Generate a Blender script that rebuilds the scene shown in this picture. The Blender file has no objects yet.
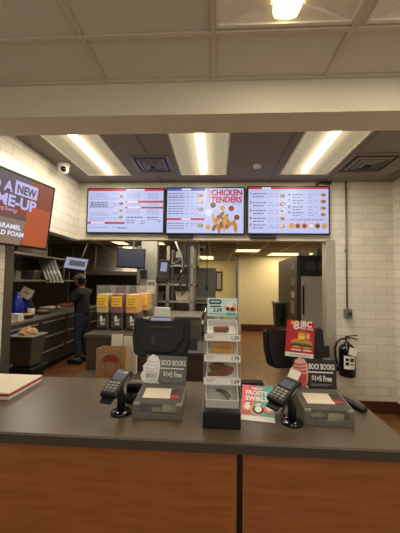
import bpy, bmesh, math, random
from mathutils import Vector, Matrix
random.seed(7)
scn = bpy.context.scene
COL = scn.collection
PI = math.pi

# ------------------------------------------------------------------ camera
F, CZ = 285.0, 1.5
yaw, pit, roll = math.radians(3.2), math.atan(14.5 / 285), math.radians(0.86)
_f = Vector((-math.sin(yaw) * math.cos(pit), math.cos(yaw) * math.cos(pit), math.sin(pit)))
_r = Vector((math.cos(yaw), math.sin(yaw), 0))
_u = _r.cross(_f)
_r2 = _r * math.cos(roll) + _u * math.sin(roll)
_u2 = _u * math.cos(roll) - _r * math.sin(roll)
cam_d = bpy.data.cameras.new('camera')
cam = bpy.data.objects.new('camera', cam_d); COL.objects.link(cam)
cam.matrix_world = Matrix(((_r2.x, _u2.x, -_f.x, 0), (_r2.y, _u2.y, -_f.y, 0), (_r2.z, _u2.z, -_f.z, CZ), (0, 0, 0, 1)))
cam_d.sensor_fit = 'VERTICAL'; cam_d.sensor_height = 36; cam_d.lens = 36 * F / 533
cam_d.clip_start = 0.02
scn.camera = cam
def at(px, py, Y):
    """survey helper: the point of the room at distance Y that the photograph shows at px, py"""
    d = _r2 * ((px - 200) / F) + _u2 * ((266.5 - py) / F) + _f
    return Vector((0, 0, CZ)) + d * (Y / d.y)

# ------------------------------------------------------------------ materials
def lin(c):
    return tuple(((v / 255) / 12.92 if v / 255 <= 0.04045 else ((v / 255 + 0.055) / 1.055) ** 2.4) for v in c)
_M = {}
def mat(name, col, rough=0.5, metal=0.0, emit=0.0, var=0.12, scale=30, alpha=1.0, trans=0.0, bump=0.0, spec=0.5):
    if name in _M: return _M[name]
    m = bpy.data.materials.new(name); m.use_nodes = True
    nt = m.node_tree; b = nt.nodes['Principled BSDF']
    c = lin(col)
    b.inputs['Roughness'].default_value = rough; b.inputs['Metallic'].default_value = metal
    b.inputs['Specular IOR Level'].default_value = spec
    if emit:
        b.inputs['Base Color'].default_value = (0.02, 0.02, 0.02, 1)
        b.inputs['Emission Color'].default_value = (*c, 1); b.inputs['Emission Strength'].default_value = emit
    elif var:
        tc = nt.nodes.new('ShaderNodeTexCoord'); nz = nt.nodes.new('ShaderNodeTexNoise')
        nz.inputs['Scale'].default_value = scale; nz.inputs['Detail'].default_value = 4
        nt.links.new(tc.outputs['Object'], nz.inputs['Vector'])
        mx = nt.nodes.new('ShaderNodeMix'); mx.data_type = 'RGBA'
        mx.inputs['A'].default_value = (*[v * (1 - var) for v in c], 1); mx.inputs['B'].default_value = (*[min(1, v * (1 + var)) for v in c], 1)
        nt.links.new(nz.outputs['Fac'], mx.inputs['Factor']); nt.links.new(mx.outputs['Result'], b.inputs['Base Color'])
        if bump:
            bp = nt.nodes.new('ShaderNodeBump'); bp.inputs['Strength'].default_value = bump; bp.inputs['Distance'].default_value = 0.004
            nt.links.new(nz.outputs['Fac'], bp.inputs['Height']); nt.links.new(bp.outputs['Normal'], b.inputs['Normal'])
    else:
        b.inputs['Base Color'].default_value = (*c, 1)
    if trans: b.inputs['Transmission Weight'].default_value = trans; b.inputs['IOR'].default_value = 1.05
    if alpha < 1: b.inputs['Alpha'].default_value = alpha
    _M[name] = m
    return m

def brick_mat(name, axes, tile, mortar, bw, rh, ms=0.004, rough=0.25, off=0.5, tint=0.06, bump=0.3):
    m = bpy.data.materials.new(name); m.use_nodes = True; nt = m.node_tree; b = nt.nodes['Principled BSDF']
    g = nt.nodes.new('ShaderNodeNewGeometry'); sp = nt.nodes.new('ShaderNodeSeparateXYZ'); cb = nt.nodes.new('ShaderNodeCombineXYZ')
    nt.links.new(g.outputs['Position'], sp.inputs[0])
    nt.links.new(sp.outputs[axes[0]], cb.inputs['X']); nt.links.new(sp.outputs[axes[1]], cb.inputs['Y'])
    br = nt.nodes.new('ShaderNodeTexBrick'); nt.links.new(cb.outputs[0], br.inputs['Vector'])
    br.offset = off; br.inputs['Scale'].default_value = 1; br.inputs['Brick Width'].default_value = bw; br.inputs['Row Height'].default_value = rh
    br.inputs['Mortar Size'].default_value = ms; br.inputs['Mortar Smooth'].default_value = 0.2
    c = lin(tile)
    br.inputs['Color1'].default_value = (*[v * (1 - tint) for v in c], 1); br.inputs['Color2'].default_value = (*[v * (1 + tint) for v in c], 1)
    br.inputs['Mortar'].default_value = (*lin(mortar), 1)
    nt.links.new(br.outputs['Color'], b.inputs['Base Color'])
    b.inputs['Roughness'].default_value = rough
    bp = nt.nodes.new('ShaderNodeBump'); bp.invert = True; bp.inputs['Strength'].default_value = bump; bp.inputs['Distance'].default_value = 0.003
    nt.links.new(br.outputs['Fac'], bp.inputs['Height']); nt.links.new(bp.outputs['Normal'], b.inputs['Normal'])
    return m

def wood_mat(name, dark, light):
    m = bpy.data.materials.new(name); m.use_nodes = True; nt = m.node_tree; b = nt.nodes['Principled BSDF']
    tc = nt.nodes.new('ShaderNodeTexCoord'); mp = nt.nodes.new('ShaderNodeMapping'); mp.inputs['Scale'].default_value = (1.6, 1.6, 22)
    nz = nt.nodes.new('ShaderNodeTexNoise'); nz.inputs['Scale'].default_value = 2.2; nz.inputs['Detail'].default_value = 7; nz.inputs['Distortion'].default_value = 0.6
    n2 = nt.nodes.new('ShaderNodeTexNoise'); n2.inputs['Scale'].default_value = 9; n2.inputs['Detail'].default_value = 3
    ad = nt.nodes.new('ShaderNodeMath'); ad.operation = 'MULTIPLY_ADD'; ad.inputs[1].default_value = 0.35
    cr = nt.nodes.new('ShaderNodeValToRGB'); cr.color_ramp.elements[0].position = 0.42; cr.color_ramp.elements[1].position = 0.9
    cr.color_ramp.elements[0].color = (*lin(dark), 1); cr.color_ramp.elements[1].color = (*lin(light), 1)
    nt.links.new(tc.outputs['Object'], mp.inputs[0]); nt.links.new(mp.outputs[0], nz.inputs['Vector']); nt.links.new(tc.outputs['Object'], n2.inputs['Vector'])
    nt.links.new(n2.outputs['Fac'], ad.inputs[0]); nt.links.new(nz.outputs['Fac'], ad.inputs[2])
    nt.links.new(ad.outputs[0], cr.inputs[0]); nt.links.new(cr.outputs[0], b.inputs['Base Color'])
    b.inputs['Roughness'].default_value = 0.38
    return m

TILE_Y = brick_mat('white brick tile facing front', ('X', 'Z'), (224, 218, 202), (196, 188, 170), 0.27, 0.098, ms=0.003)
TILE_X = brick_mat('white brick tile facing side', ('Y', 'Z'), (224, 218, 202), (190, 182, 164), 0.27, 0.098, ms=0.0035)
QUARRY = brick_mat('brown quarry floor tile', ('X', 'Y'), (124, 82, 50), (70, 50, 36), 0.16, 0.16, ms=0.006, rough=0.32, off=0.0, tint=0.16)
CEIL = mat('ceiling tile', (216, 210, 196), 0.9, var=0.05, scale=90, bump=0.15)
CEIL2 = mat('shade-toned rear ceiling tile', (142, 135, 122), 0.9, var=0.06, scale=90, bump=0.15)  # same tile as the front; the dimness behind the header is in the colour
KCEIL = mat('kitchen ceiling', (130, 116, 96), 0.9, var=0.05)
TBAR2 = mat('shade-toned ceiling grid metal', (128, 120, 106), 0.6, var=0.04)  # same grid metal, darkened in colour for the shade behind the header
TBAR = mat('ceiling grid metal', (212, 202, 182), 0.6, var=0.04)
HEADER = mat('header plaster', (226, 218, 196), 0.85, var=0.05, scale=40, bump=0.2)
CREAM = mat('cream paint', (220, 208, 168), 0.7, var=0.04)
FARCREAM = mat('far cream paint', (226, 212, 162), 0.7, var=0.04)
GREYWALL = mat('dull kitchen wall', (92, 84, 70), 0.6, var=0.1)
BROWNBASE = mat('dark brown baseboard', (82, 42, 24), 0.45)
WOOD = wood_mat('reddish counter wood', (148, 83, 41), (172, 105, 58))
LAMINATE = mat('grey brown speckled laminate', (100, 87, 70), 0.3, var=0.42, scale=260, spec=0.5)
LAMEDGE = mat('laminate edge', (70, 62, 50), 0.5, var=0.35, scale=240)
STEEL = mat('stainless steel', (190, 184, 172), 0.34, 0.6, var=0.12, scale=12)
STEELD = mat('dark stainless steel', (104, 97, 86), 0.36, 0.5, var=0.15, scale=12)
TUBE = mat('pale silver tube', (206, 202, 192), 0.35, 0.35)
BLUESTEEL = mat('cool grey steel', (152, 154, 150), 0.33, 0.35, var=0.2, scale=3)
LSTEEL = mat('pale clad steel', (172, 168, 158), 0.35, 0.3, var=0.15, scale=6)
STEELB = mat('brushed bin steel', (120, 114, 104), 0.3, 0.75, var=0.15, scale=10)
STEELH = mat('polished hood steel', (196, 188, 172), 0.22, 0.95, var=0.15, scale=8, bump=0.6)
FRIDGE = mat('dark fridge side', (58, 54, 49), 0.4, 0.3)
STEELM = mat('matte grey metal', (128, 122, 112), 0.5, 0.5, var=0.1, scale=14)
BLACK = mat('black plastic', (11, 11, 12), 0.42, var=0.2)
BLACKG = mat('black gloss plastic', (12, 12, 13), 0.18, var=0.2)
BLACKM = mat('black matte plastic', (13, 13, 14), 0.55, var=0.2)
DGREY = mat('dark grey plastic', (54, 52, 50), 0.55)
GREY = mat('grey plastic', (118, 114, 108), 0.5)
LGREY = mat('beige grey plastic', (114, 108, 96), 0.38)
WHITE = mat('white plastic', (226, 224, 218), 0.45, var=0.04)
PAPER = mat('white paper', (232, 226, 210), 0.8, var=0.04)
CREAMP = mat('cream card', (226, 214, 190), 0.7, var=0.05)
KRAFT = mat('brown kraft paper', (186, 148, 104), 0.85, var=0.08, scale=18)
RED = mat('red print', (196, 30, 34), 0.5, var=0.05)
LOGO = mat('faded red print', (176, 74, 50), 0.7, var=0.1)
BLUEBAG = mat('blue plastic film', (30, 44, 150), 0.3)
SKIN = mat('skin', (150, 104, 78), 0.6)
SHIRT = mat('dark shirt cloth', (34, 30, 30), 0.85)
JEANS = mat('dark denim', (36, 44, 62), 0.85)
CAPM = mat('grey cap cloth', (168, 160, 148), 0.8)
HAIR = mat('dark hair', (24, 18, 14), 0.7)
BULB = mat('lit tube diffuser', (255, 226, 170), emit=9.0)
BULBF = mat('front lit tube diffuser', (255, 226, 166), emit=5.0)
BULBK = mat('kitchen lit diffuser', (255, 232, 170), emit=2.0)
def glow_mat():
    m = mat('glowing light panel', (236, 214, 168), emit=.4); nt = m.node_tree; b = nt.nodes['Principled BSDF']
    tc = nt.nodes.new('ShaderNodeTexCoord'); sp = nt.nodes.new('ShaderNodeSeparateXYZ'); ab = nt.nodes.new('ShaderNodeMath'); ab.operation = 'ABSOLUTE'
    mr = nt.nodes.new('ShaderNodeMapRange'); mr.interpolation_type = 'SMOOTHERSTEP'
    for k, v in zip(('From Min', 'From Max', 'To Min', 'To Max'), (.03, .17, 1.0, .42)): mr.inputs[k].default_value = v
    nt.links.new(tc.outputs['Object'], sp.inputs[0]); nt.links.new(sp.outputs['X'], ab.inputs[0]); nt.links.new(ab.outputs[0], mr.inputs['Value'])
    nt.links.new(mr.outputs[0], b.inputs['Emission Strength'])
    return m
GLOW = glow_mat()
REFL = mat('white enamel reflector', (236, 230, 216), 0.5, var=0.03)
CLEAR = mat('clear acrylic', (225, 228, 225), 0.08, var=0, alpha=0.14)
SMOKE = mat('hazy acrylic', (205, 205, 198), 0.12, var=0, alpha=0.10)
JUICE = mat('orange juice', (236, 160, 30), 0.3, var=0.08)
JUICER = mat('red punch', (150, 40, 24), 0.3, var=0.08)
YLABEL = mat('yellow label', (255, 214, 70), 0.6, var=0.05)
COOKIE = mat('brown cookie', (130, 86, 54), 0.85, var=0.35, scale=60, bump=0.6)
PASTRY = mat('golden pastry', (206, 158, 92), 0.8, var=0.25, scale=50, bump=0.5)
TEAL = mat('teal print', (80, 178, 168), 0.5)
PTEAL = mat('pale teal print', (200, 226, 220), 0.5, var=0.05)
NAVY = mat('navy print', (30, 54, 84), 0.5)
PINK = mat('pink print', (214, 92, 96), 0.5)
TAN = mat('peach skin tone print', (226, 170, 130), 0.6)
CHOC = mat('chocolate print', (60, 34, 26), 0.6)
MAROON = mat('maroon print', (74, 30, 36), 0.55)
BUN = mat('bun print', (214, 140, 62), 0.6)
GREEN = mat('lettuce print', (96, 132, 52), 0.6)
MONEY = mat('banknote paper', (150, 158, 122), 0.8, var=0.3, scale=90)
MUTE = mat('muted grey print', (150, 148, 140), 0.6)
INK = mat('black print', (22, 22, 24), 0.6)
LENS = mat('camera glass', (8, 8, 10), 0.08, var=0)
BROWNM = mat('dark brown panel', (84, 68, 56), 0.45, var=0.12, scale=10)
# screens
SCR = mat('lit menu screen', (190, 198, 243), emit=0.92)
S_RED = mat('lit red', (190, 36, 58), emit=0.9)
S_BLUE = mat('lit blue', (58, 84, 170), emit=0.9)
S_INK = mat('lit dark ink', (60, 62, 92), emit=0.8)
S_MUTE = mat('lit grey ink', (132, 138, 180), emit=0.9)
S_WHITE = mat('lit white', (226, 226, 250), emit=0.95)
S_ORANGE = mat('lit orange', (206, 92, 40), emit=0.66)
S_RUST = mat('lit rust', (176, 80, 46), emit=0.5)
S_PURP = mat('lit mauve', (120, 96, 116), emit=0.5)
S_FOOD = mat('lit fried chicken', (196, 122, 52), emit=0.85)
S_FOOD2 = mat('lit golden food', (214, 160, 84), emit=0.85)
S_GREEN = mat('lit green', (96, 150, 62), emit=0.85)
S_SAUCE = mat('lit sauce red', (150, 44, 48), emit=0.85)
S_CHOC = mat('lit brown', (90, 60, 56), emit=0.7)
S_LATTE = mat('lit latte', (168, 138, 116), emit=0.6)
S_LILAC = mat('lit lilac text', (192, 188, 240), emit=0.9)
S_DIM = mat('dim monitor', (62, 66, 88), emit=0.5)
S_PALE = mat('lit pale monitor', (170, 176, 214), emit=0.6)

# ------------------------------------------------------------------ mesh helpers
class MB:
    def __init__(s): s.bm = bmesh.new(); s.mats = []
    def mi(s, m):
        if m not in s.mats: s.mats.append(m)
        return s.mats.index(m)
    def _new(s, before, m):
        i = s.mi(m)
        for f in s.bm.faces:
            if f not in before: f.material_index = i
    def box(s, c, d, m, bev=0.0, rot=None, taper=None, seg=2):
        t = bmesh.new(); bmesh.ops.create_cube(t, size=1)
        for v in t.verts:
            k = taper if (taper and v.co.z < 0) else 1
            v.co = Vector((v.co.x * d[0] * k, v.co.y * d[1] * k, v.co.z * d[2]))
        if bev: bmesh.ops.bevel(t, geom=t.edges[:], offset=bev, segments=seg, profile=0.5, affect='EDGES')
        mx = Matrix.Translation(Vector(c)) @ (rot.to_4x4() if rot else Matrix())
        return s.merge(t, m, mx)
    def b2(s, lo, hi, m, bev=0.0):
        return s.box([(a + b) / 2 for a, b in zip(lo, hi)], [abs(b - a) for a, b in zip(lo, hi)], m, bev)
    def merge(s, t, m, mx=Matrix()):
        i = s.mi(m); mp = {}
        for v in t.verts: mp[v] = s.bm.verts.new(mx @ v.co)
        for f in t.faces:
            try:
                g = s.bm.faces.new([mp[v] for v in f.verts]); g.material_index = i; g.smooth = f.smooth
            except ValueError: pass
        t.free(); return s
    def cyl(s, p0, p1, r0, m, r1=None, n=16):
        p0, p1 = Vector(p0), Vector(p1); r1 = r0 if r1 is None else r1
        t = bmesh.new(); h = (p1 - p0).length
        bmesh.ops.create_cone(t, cap_ends=True, segments=n, radius1=r0, radius2=r1, depth=h)
        for f in t.faces: f.smooth = len(f.verts) == 4
        q = Vector((0, 0, 1)).rotation_difference((p1 - p0).normalized()).to_matrix().to_4x4()
        return s.merge(t, m, Matrix.Translation((p0 + p1) / 2) @ q)
    def ball(s, c, r, m, sc=(1, 1, 1), n=16, rot=None):
        t = bmesh.new(); bmesh.ops.create_uvsphere(t, u_segments=n, v_segments=max(6, n // 2), radius=r)
        for f in t.faces: f.smooth = True
        return s.merge(t, m, Matrix.Translation(Vector(c)) @ (rot.to_4x4() if rot else Matrix()) @ Matrix.Diagonal((*sc, 1)))
    def tube(s, pts, r, m, n=8):
        pts = [Vector(p) for p in pts]; t = bmesh.new(); rings = []
        for k, p in enumerate(pts):
            d = (pts[min(k + 1, len(pts) - 1)] - pts[max(k - 1, 0)]).normalized()
            a = d.orthogonal().normalized() if k == 0 else (pa - d * pa.dot(d)).normalized()
            pa = a; b = d.cross(a)
            rings.append([t.verts.new(p + (a * math.cos(2 * PI * j / n) + b * math.sin(2 * PI * j / n)) * (r[k] if isinstance(r, (list, tuple)) else r)) for j in range(n)])
        for A, B in zip(rings, rings[1:]):
            for j in range(n): t.faces.new((A[j], A[(j + 1) % n], B[(j + 1) % n], B[j])).smooth = True
        t.faces.new(rings[0][::-1]); t.faces.new(rings[-1])
        return s.merge(t, m)
    def lathe(s, prof, c, m, n=20, sx=1, sy=1):
        t = bmesh.new(); rings = []
        for (r, z) in prof:
            rings.append([t.verts.new((c[0] + sx * r * math.cos(2 * PI * j / n), c[1] + sy * r * math.sin(2 * PI * j / n), c[2] + z)) for j in range(n)])
        for A, B in zip(rings, rings[1:]):
            for j in range(n): t.faces.new((A[j], A[(j + 1) % n], B[(j + 1) % n], B[j])).smooth = True
        t.faces.new(rings[0][::-1]); t.faces.new(rings[-1])
        return s.merge(t, m)
    def poly(s, pts, m, th=None):
        """flat polygon in local x,y at z (pts 3d); th extrudes along -z"""
        t = bmesh.new(); f = t.faces.new([t.verts.new(p) for p in pts])
        if th:
            r = bmesh.ops.extrude_face_region(t, geom=[f])
            for v in [e for e in r['geom'] if isinstance(e, bmesh.types.BMVert)]: v.co.z -= th
            bmesh.ops.recalc_face_normals(t, faces=t.faces[:])
        return s.merge(t, m)
    def prism(s, prof, axis, a, b, m):
        """profile in the two other axes extruded from a to b along axis"""
        t = bmesh.new()
        def P(p, w): return {'x': (w, p[0], p[1]), 'y': (p[0], w, p[1]), 'z': (p[0], p[1], w)}[axis]
        A = [t.verts.new(P(p, a)) for p in prof]; B = [t.verts.new(P(p, b)) for p in prof]
        t.faces.new(A); t.faces.new(B[::-1]); n = len(prof)
        for j in range(n): t.faces.new((A[j], B[j], B[(j + 1) % n], A[(j + 1) % n]))
        bmesh.ops.recalc_face_normals(t, faces=t.faces[:])
        return s.merge(t, m)
    def disc(s, c, r, m, n=20, sy=1.0):
        return s.poly([(c[0] + r * math.cos(2 * PI * j / n), c[1] + r * sy * math.sin(2 * PI * j / n), c[2]) for j in range(n)], m)
    def rect(s, x0, y0, x1, y1, z, m):
        return s.poly([(x0, y0, z), (x1, y0, z), (x1, y1, z), (x0, y1, z)], m)
    def text(s, body, x, y, size, m, z=0.002, align='LEFT', bold=0.0, sx=1.0, fit=None):
        cu = bpy.data.curves.new('t', 'FONT'); cu.body = body; cu.size = size; cu.align_x = align; cu.offset = bold * size
        cu.resolution_u = 3
        o = bpy.data.objects.new('t', cu); COL.objects.link(o)
        me = bpy.data.meshes.new_from_object(o)
        t = bmesh.new(); t.from_mesh(me)
        if fit: sx = fit / (max(v.co.x for v in t.verts) - min(v.co.x for v in t.verts))
        bpy.data.objects.remove(o); bpy.data.curves.remove(cu); bpy.data.meshes.remove(me)
        return s.merge(t, m, Matrix.Translation((x, y, z)) @ Matrix.Diagonal((sx, 1, 1, 1)))
    def build(s, name, parent=None, label=None, mx=None):
        me = bpy.data.meshes.new(name); s.bm.to_mesh(me); s.bm.free()
        for m in s.mats: me.materials.append(m)
        o = bpy.data.objects.new(name, me); COL.objects.link(o)
        if parent: o.parent = parent
        if mx: o.matrix_local = mx
        if label: o['label'] = label
        return o

def tag(o, label, cat, group=None, kind=None):
    o['label'] = label; o['category'] = cat
    if group: o['group'] = group
    if kind: o['kind'] = kind
    return o
def thing(name, label, cat, loc=(0, 0, 0), basis=None, group=None, rz=0):
    o = bpy.data.objects.new(name, None); COL.objects.link(o)
    o.empty_display_size = 0.05
    if basis:
        r, u = Vector(basis[0]).normalized(), Vector(basis[1]); u = (u - r * u.dot(r)).normalized(); n = r.cross(u)
        o.matrix_world = Matrix(((r.x, u.x, n.x, loc[0]), (r.y, u.y, n.y, loc[1]), (r.z, u.z, n.z, loc[2]), (0, 0, 0, 1)))
    else:
        o.location = loc; o.rotation_euler = (0, 0, rz)
    return tag(o, label, cat, group)
def struct(name, mb, parent=None):
    o = mb.build(name, parent)
    if not parent: o['kind'] = 'structure'
    return o
def dup(root, loc, label=None):
    r = root.copy(); COL.objects.link(r); r.location = loc
    if label: r['label'] = label
    for ch in root.children:
        c = ch.copy(); COL.objects.link(c); c.parent = r
        for g in ch.children:
            d = g.copy(); COL.objects.link(d); d.parent = c
    return r
def basis_mx(r, u, loc):
    r, u = Vector(r).normalized(), Vector(u); u = (u - r * u.dot(r)).normalized(); n = r.cross(u)
    return Matrix(((r.x, u.x, n.x, loc[0]), (r.y, u.y, n.y, loc[1]), (r.z, u.z, n.z, loc[2]), (0, 0, 0, 1)))

# ------------------------------------------------------------------ room shell
CE = 2.73; LX = -1.75; RX = 2.11; BY = 3.5; HY0, HY1, HZ = 1.678, 1.90, 2.512
m = MB(); m.b2((-4.6, -2.5, -0.1), (3.6, 12, 0), QUARRY); struct('floor', m)
# ceiling with openings for the recessed fixtures
FIX = [(-1.52, -1.0), (-0.42, 0.11), (0.71, 1.25)]
FY0, FY1 = 2.205, 3.24
FRONT = [(-0.015, 0.635, 0.68, 1.325), (0.69, 1.34, 0.68, 1.325)]
holes = [(a, b, FY0, FY1) for a, b in FIX] + FRONT
xs = sorted({LX - 0.1, RX + 0.1, *[h[0] for h in holes], *[h[1] for h in holes]})
ys = sorted({-2.5, 1.79, BY + 0.1, *[h[2] for h in holes], *[h[3] for h in holes]})
m = MB()
for xa, xb in zip(xs, xs[1:]):
    for ya, yb in zip(ys, ys[1:]):
        cx, cy = (xa + xb) / 2, (ya + yb) / 2
        if any(h[0] < cx < h[1] and h[2] < cy < h[3] for h in holes): continue
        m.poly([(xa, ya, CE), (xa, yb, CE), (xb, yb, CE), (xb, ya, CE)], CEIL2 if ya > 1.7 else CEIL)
struct('ceiling', m)
m = MB()
for k in range(-2, 4):
    x = -0.028 + 0.668 * k
    if not LX < x < RX: continue
    m.b2((x - 0.012, -2.5, CE - 0.012), (x + 0.012, HY0, CE - 0.001), TBAR)
    segs = [(HY1, BY)]
    if any(a - 0.01 < x < b + 0.01 for a, b in FIX): segs = [(HY1, FY0), (FY1, BY)]
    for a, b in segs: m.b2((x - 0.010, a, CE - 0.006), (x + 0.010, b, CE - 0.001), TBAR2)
for y in (1.350, 0.665, 0.0, -0.67, -1.34):
    m.b2((LX, y - 0.012, CE - 0.0125), (RX, y + 0.012, CE - 0.0012), TBAR)
m.b2((LX, HY0 - 0.018, CE - 0.016), (RX, HY0 - 0.001, CE - 0.001), TBAR)
struct('trim_1', m)
m = MB(); m.b2((LX, HY0, HZ), (RX, HY1, CE), HEADER); struct('trim_2', m)                        # dropped header beam
# left wall: solid near part, bulkhead above the kitchen opening
m = MB(); m.b2((LX - 0.12, -2.5, 0), (LX, 2.27, CE), TILE_X); m.b2((LX - 0.12, 2.27, 2.0), (LX, 3.62, CE), TILE_X); struct('wall_left', m)
m = MB(); m.b2((LX - 0.13, 2.27, 0), (LX + 0.004, 2.37, 2.0), STEELD); struct('trim_3', m)         # metal corner cover
m = MB(); m.b2((LX, BY, 2.01), (1.33, BY + 0.12, CE), TILE_Y); m.b2((1.33, BY, 0), (RX + 0.12, BY + 0.12, CE), TILE_Y); struct('wall_back', m)
m = MB(); m.b2((1.322, BY - 0.006, 0), (1.43, BY + 0.126, 2.015), STEEL); struct('trim_4', m)
m = MB(); m.b2((LX, BY - 0.004, 2.004), (1.33, BY + 0.124, 2.03), HEADER); struct('trim_5', m)
m = MB(); m.b2((RX, -0.2, 0), (RX + 0.12, BY, CE), TILE_X); struct('wall_right', m)
m = MB(); m.b2((1.43, BY - 0.014, 0), (RX, BY, 0.135), BROWNBASE); struct('baseboard_back', m)
m = MB(); m.b2((RX - 0.014, -0.2, 0), (RX, BY - 0.014, 0.135), BROWNBASE); struct('baseboard_right', m)
# kitchen shell
KZ = 2.3
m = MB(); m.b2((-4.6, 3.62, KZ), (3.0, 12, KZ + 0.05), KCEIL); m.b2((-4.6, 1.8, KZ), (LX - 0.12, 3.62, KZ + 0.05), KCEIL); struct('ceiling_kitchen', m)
m = MB()
for x in (-2.6, -1.99, -1.38, -0.77, -0.16, 0.45, 1.06, 1.67): m.b2((x - 0.012, 3.62, KZ - 0.006), (x + 0.012, 11, KZ - 0.001), TBAR)
for y in (4.3, 5.5, 6.7, 7.9): m.b2((-4.6, y - 0.012, KZ - 0.007), (3.0, y + 0.012, KZ - 0.0015), TBAR)
struct('trim_6', m)
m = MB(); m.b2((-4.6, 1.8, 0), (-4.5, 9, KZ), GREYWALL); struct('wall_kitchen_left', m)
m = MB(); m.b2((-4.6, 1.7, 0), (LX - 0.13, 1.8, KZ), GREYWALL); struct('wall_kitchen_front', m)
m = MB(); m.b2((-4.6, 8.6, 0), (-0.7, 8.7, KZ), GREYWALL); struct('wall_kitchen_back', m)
m = MB(); m.b2((0.76, 8.8, 0), (3.0, 8.9, KZ), CREAM); struct('wall_corridor', m)
m = MB(); m.b2((0.68, 8.76, 0), (0.77, 8.9, KZ), HEADER); struct('trim_7', m)
m = MB(); m.b2((-0.8, 11, 0), (0.9, 11.1, KZ), FARCREAM); m.b2((-0.8, 8.6, 0), (-0.7, 11, KZ), FARCREAM); struct('wall_far', m)
m = MB(); m.b2((2.9, BY + 0.12, 0), (3.0, 8.8, KZ), CREAM); struct('wall_kitchen_right', m)
m = MB(); m.b2((0.77, 8.78, 0), (2.9, 8.8, 0.21), BROWNBASE); struct('baseboard_corridor', m)

# ------------------------------------------------------------------ ceiling fixtures
def troffer(x0, x1, y0, y1, label, group, bulb, bw, pan):
    cx, cy = (x0 + x1) / 2, (y0 + y1) / 2; w, l = (x1 - x0) / 2, (y1 - y0) / 2
    t = thing('ceiling_light', label, 'ceiling light', (cx, cy, CE), group=group)
    m = MB()
    f = 0.016
    for a, b in (((-w, -l), (w, -l + f)), ((-w, l - f), (w, l)), ((-w, -l + f), (-w + f, l - f)), ((w - f, -l + f), (w, l - f))):
        m.b2((*a, -0.006), (*b, 0.004), REFL)
    m.build('frame', t)
    m = MB(); prof = [(w, 0.0), (w * 0.8, 0.012), (w * 0.5, 0.022), (bw + 0.012, 0.028)]
    for sgn in (-1, 1):
        for (a, za), (b, zb) in zip(prof, prof[1:]):
            m.poly([(sgn * a, -l, za), (sgn * a, l, za), (sgn * b, l, zb), (sgn * b, -l, zb)], pan)
    m.poly([(-w, -l, 0.0), (w, -l, 0), (w * 0.5, -l + 0.06, 0.0221), (0, -l + 0.1, 0.0281), (-w * 0.5, -l + 0.06, 0.0221)], pan)
    m.poly([(-w, l, 0.0), (w, l, 0), (w * 0.5, l - 0.06, 0.0221), (0, l - 0.1, 0.0281), (-w * 0.5, l - 0.06, 0.0221)], pan)
    m.poly([(-w, -l, 0.05), (w, -l, 0.05), (w, l, 0.05), (-w, l, 0.05)], pan)
    m.build('reflector', t)
    m = MB(); n = 8
    prof = [(bw * math.cos(PI * j / n), 0.026 - 0.024 * math.sin(PI * j / n)) for j in range(n + 1)]
    m.prism(prof, 'y', -l + 0.03, l - 0.03, bulb)
    m.build('tube_diffuser', t)
    return t
for (a, b), lab in zip(FIX, ('recessed strip ceiling light nearest the left tiled wall', 'recessed strip ceiling light above the middle menu screen', 'recessed strip ceiling light nearest the pipe on the right wall')):
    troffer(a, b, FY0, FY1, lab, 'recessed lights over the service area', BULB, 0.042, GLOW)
troffer(*FRONT[0], 'front recessed ceiling light with its lit tube in view, near side of header', 'recessed lights in front of the header', BULBF, 0.065, REFL)
troffer(*FRONT[1], 'front recessed ceiling light cut off at the top right corner', 'recessed lights in front of the header', BULBF, 0.065, REFL)

def area(name, loc, sx, sy, power, col=(1, 0.92, 0.77), rot=(0, 0, 0)):
    d = bpy.data.lights.new(name, 'AREA'); d.shape = 'RECTANGLE'; d.size = sx; d.size_y = sy; d.energy = power; d.color = col
    o = bpy.data.objects.new(name, d); COL.objects.link(o); o.location = loc; o.rotation_euler = rot
    return o
for a, b in FIX: area('strip_lamp', ((a + b) / 2, (FY0 + FY1) / 2, CE - 0.012), 0.12, 0.95, 14)
for h in FRONT: area('strip_lamp', ((h[0] + h[1]) / 2, (h[2] + h[3]) / 2, CE - 0.014), 0.14, 0.6, 4.5)
area('dining_lamp', (-0.9, -0.9, CE - 0.03), 1.0, 1.2, 8)
area('dining_lamp', (0.9, -0.9, CE - 0.03), 1.0, 1.2, 8)

def vent(x0, x1, y0, y1, label):
    t = thing('ceiling_vent', label, 'air vent', ((x0 + x1) / 2, (y0 + y1) / 2, CE - 0.001), group='ceiling air vents')
    w, l = (x1 - x0) / 2, (y1 - y0) / 2
    for k, nm in ((1.0, 'frame'), (0.72, 'louver'), (0.5, 'louver'), (0.3, 'louver')):
        m = MB(); a, b = w * k, l * k; th = 0.035; z0, z1 = -0.004 - 0.028 * (1 - k), -0.03 * (1 - k)
        for s in (-1, 1):
            m.poly([(s * a, -b, z0), (s * a, b, z0), (s * (a - th), b - th, z1 - 0.012), (s * (a - th), -b + th, z1 - 0.012)], STEELM)
            m.poly([(-a, s * b, z0), (a, s * b, z0), (a - th, s * (b - th), z1 - 0.012), (-a + th, s * (b - th), z1 - 0.012)], STEELM)
        m.build(nm, t)
    m = MB(); m.rect(-w + .03, -l + .03, w - .03, l - .03, -0.003, BLACKM); m.build('opening', t)
    return t
vent(-0.88, -0.48, 2.71, 3.15, 'square grey ceiling vent between the left and middle strip lights')
vent(1.29, 1.78, 2.71, 3.18, 'square grey ceiling vent to the right of the right strip light')
m = MB(); m.lathe([(0.045, 0), (0.045, -0.018), (0.03, -0.032), (0.012, -0.036)], (0.42, 2.97, CE), WHITE)
tag(m.build('smoke_detector'), 'small round white smoke detector on the ceiling', 'smoke detector')

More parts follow.
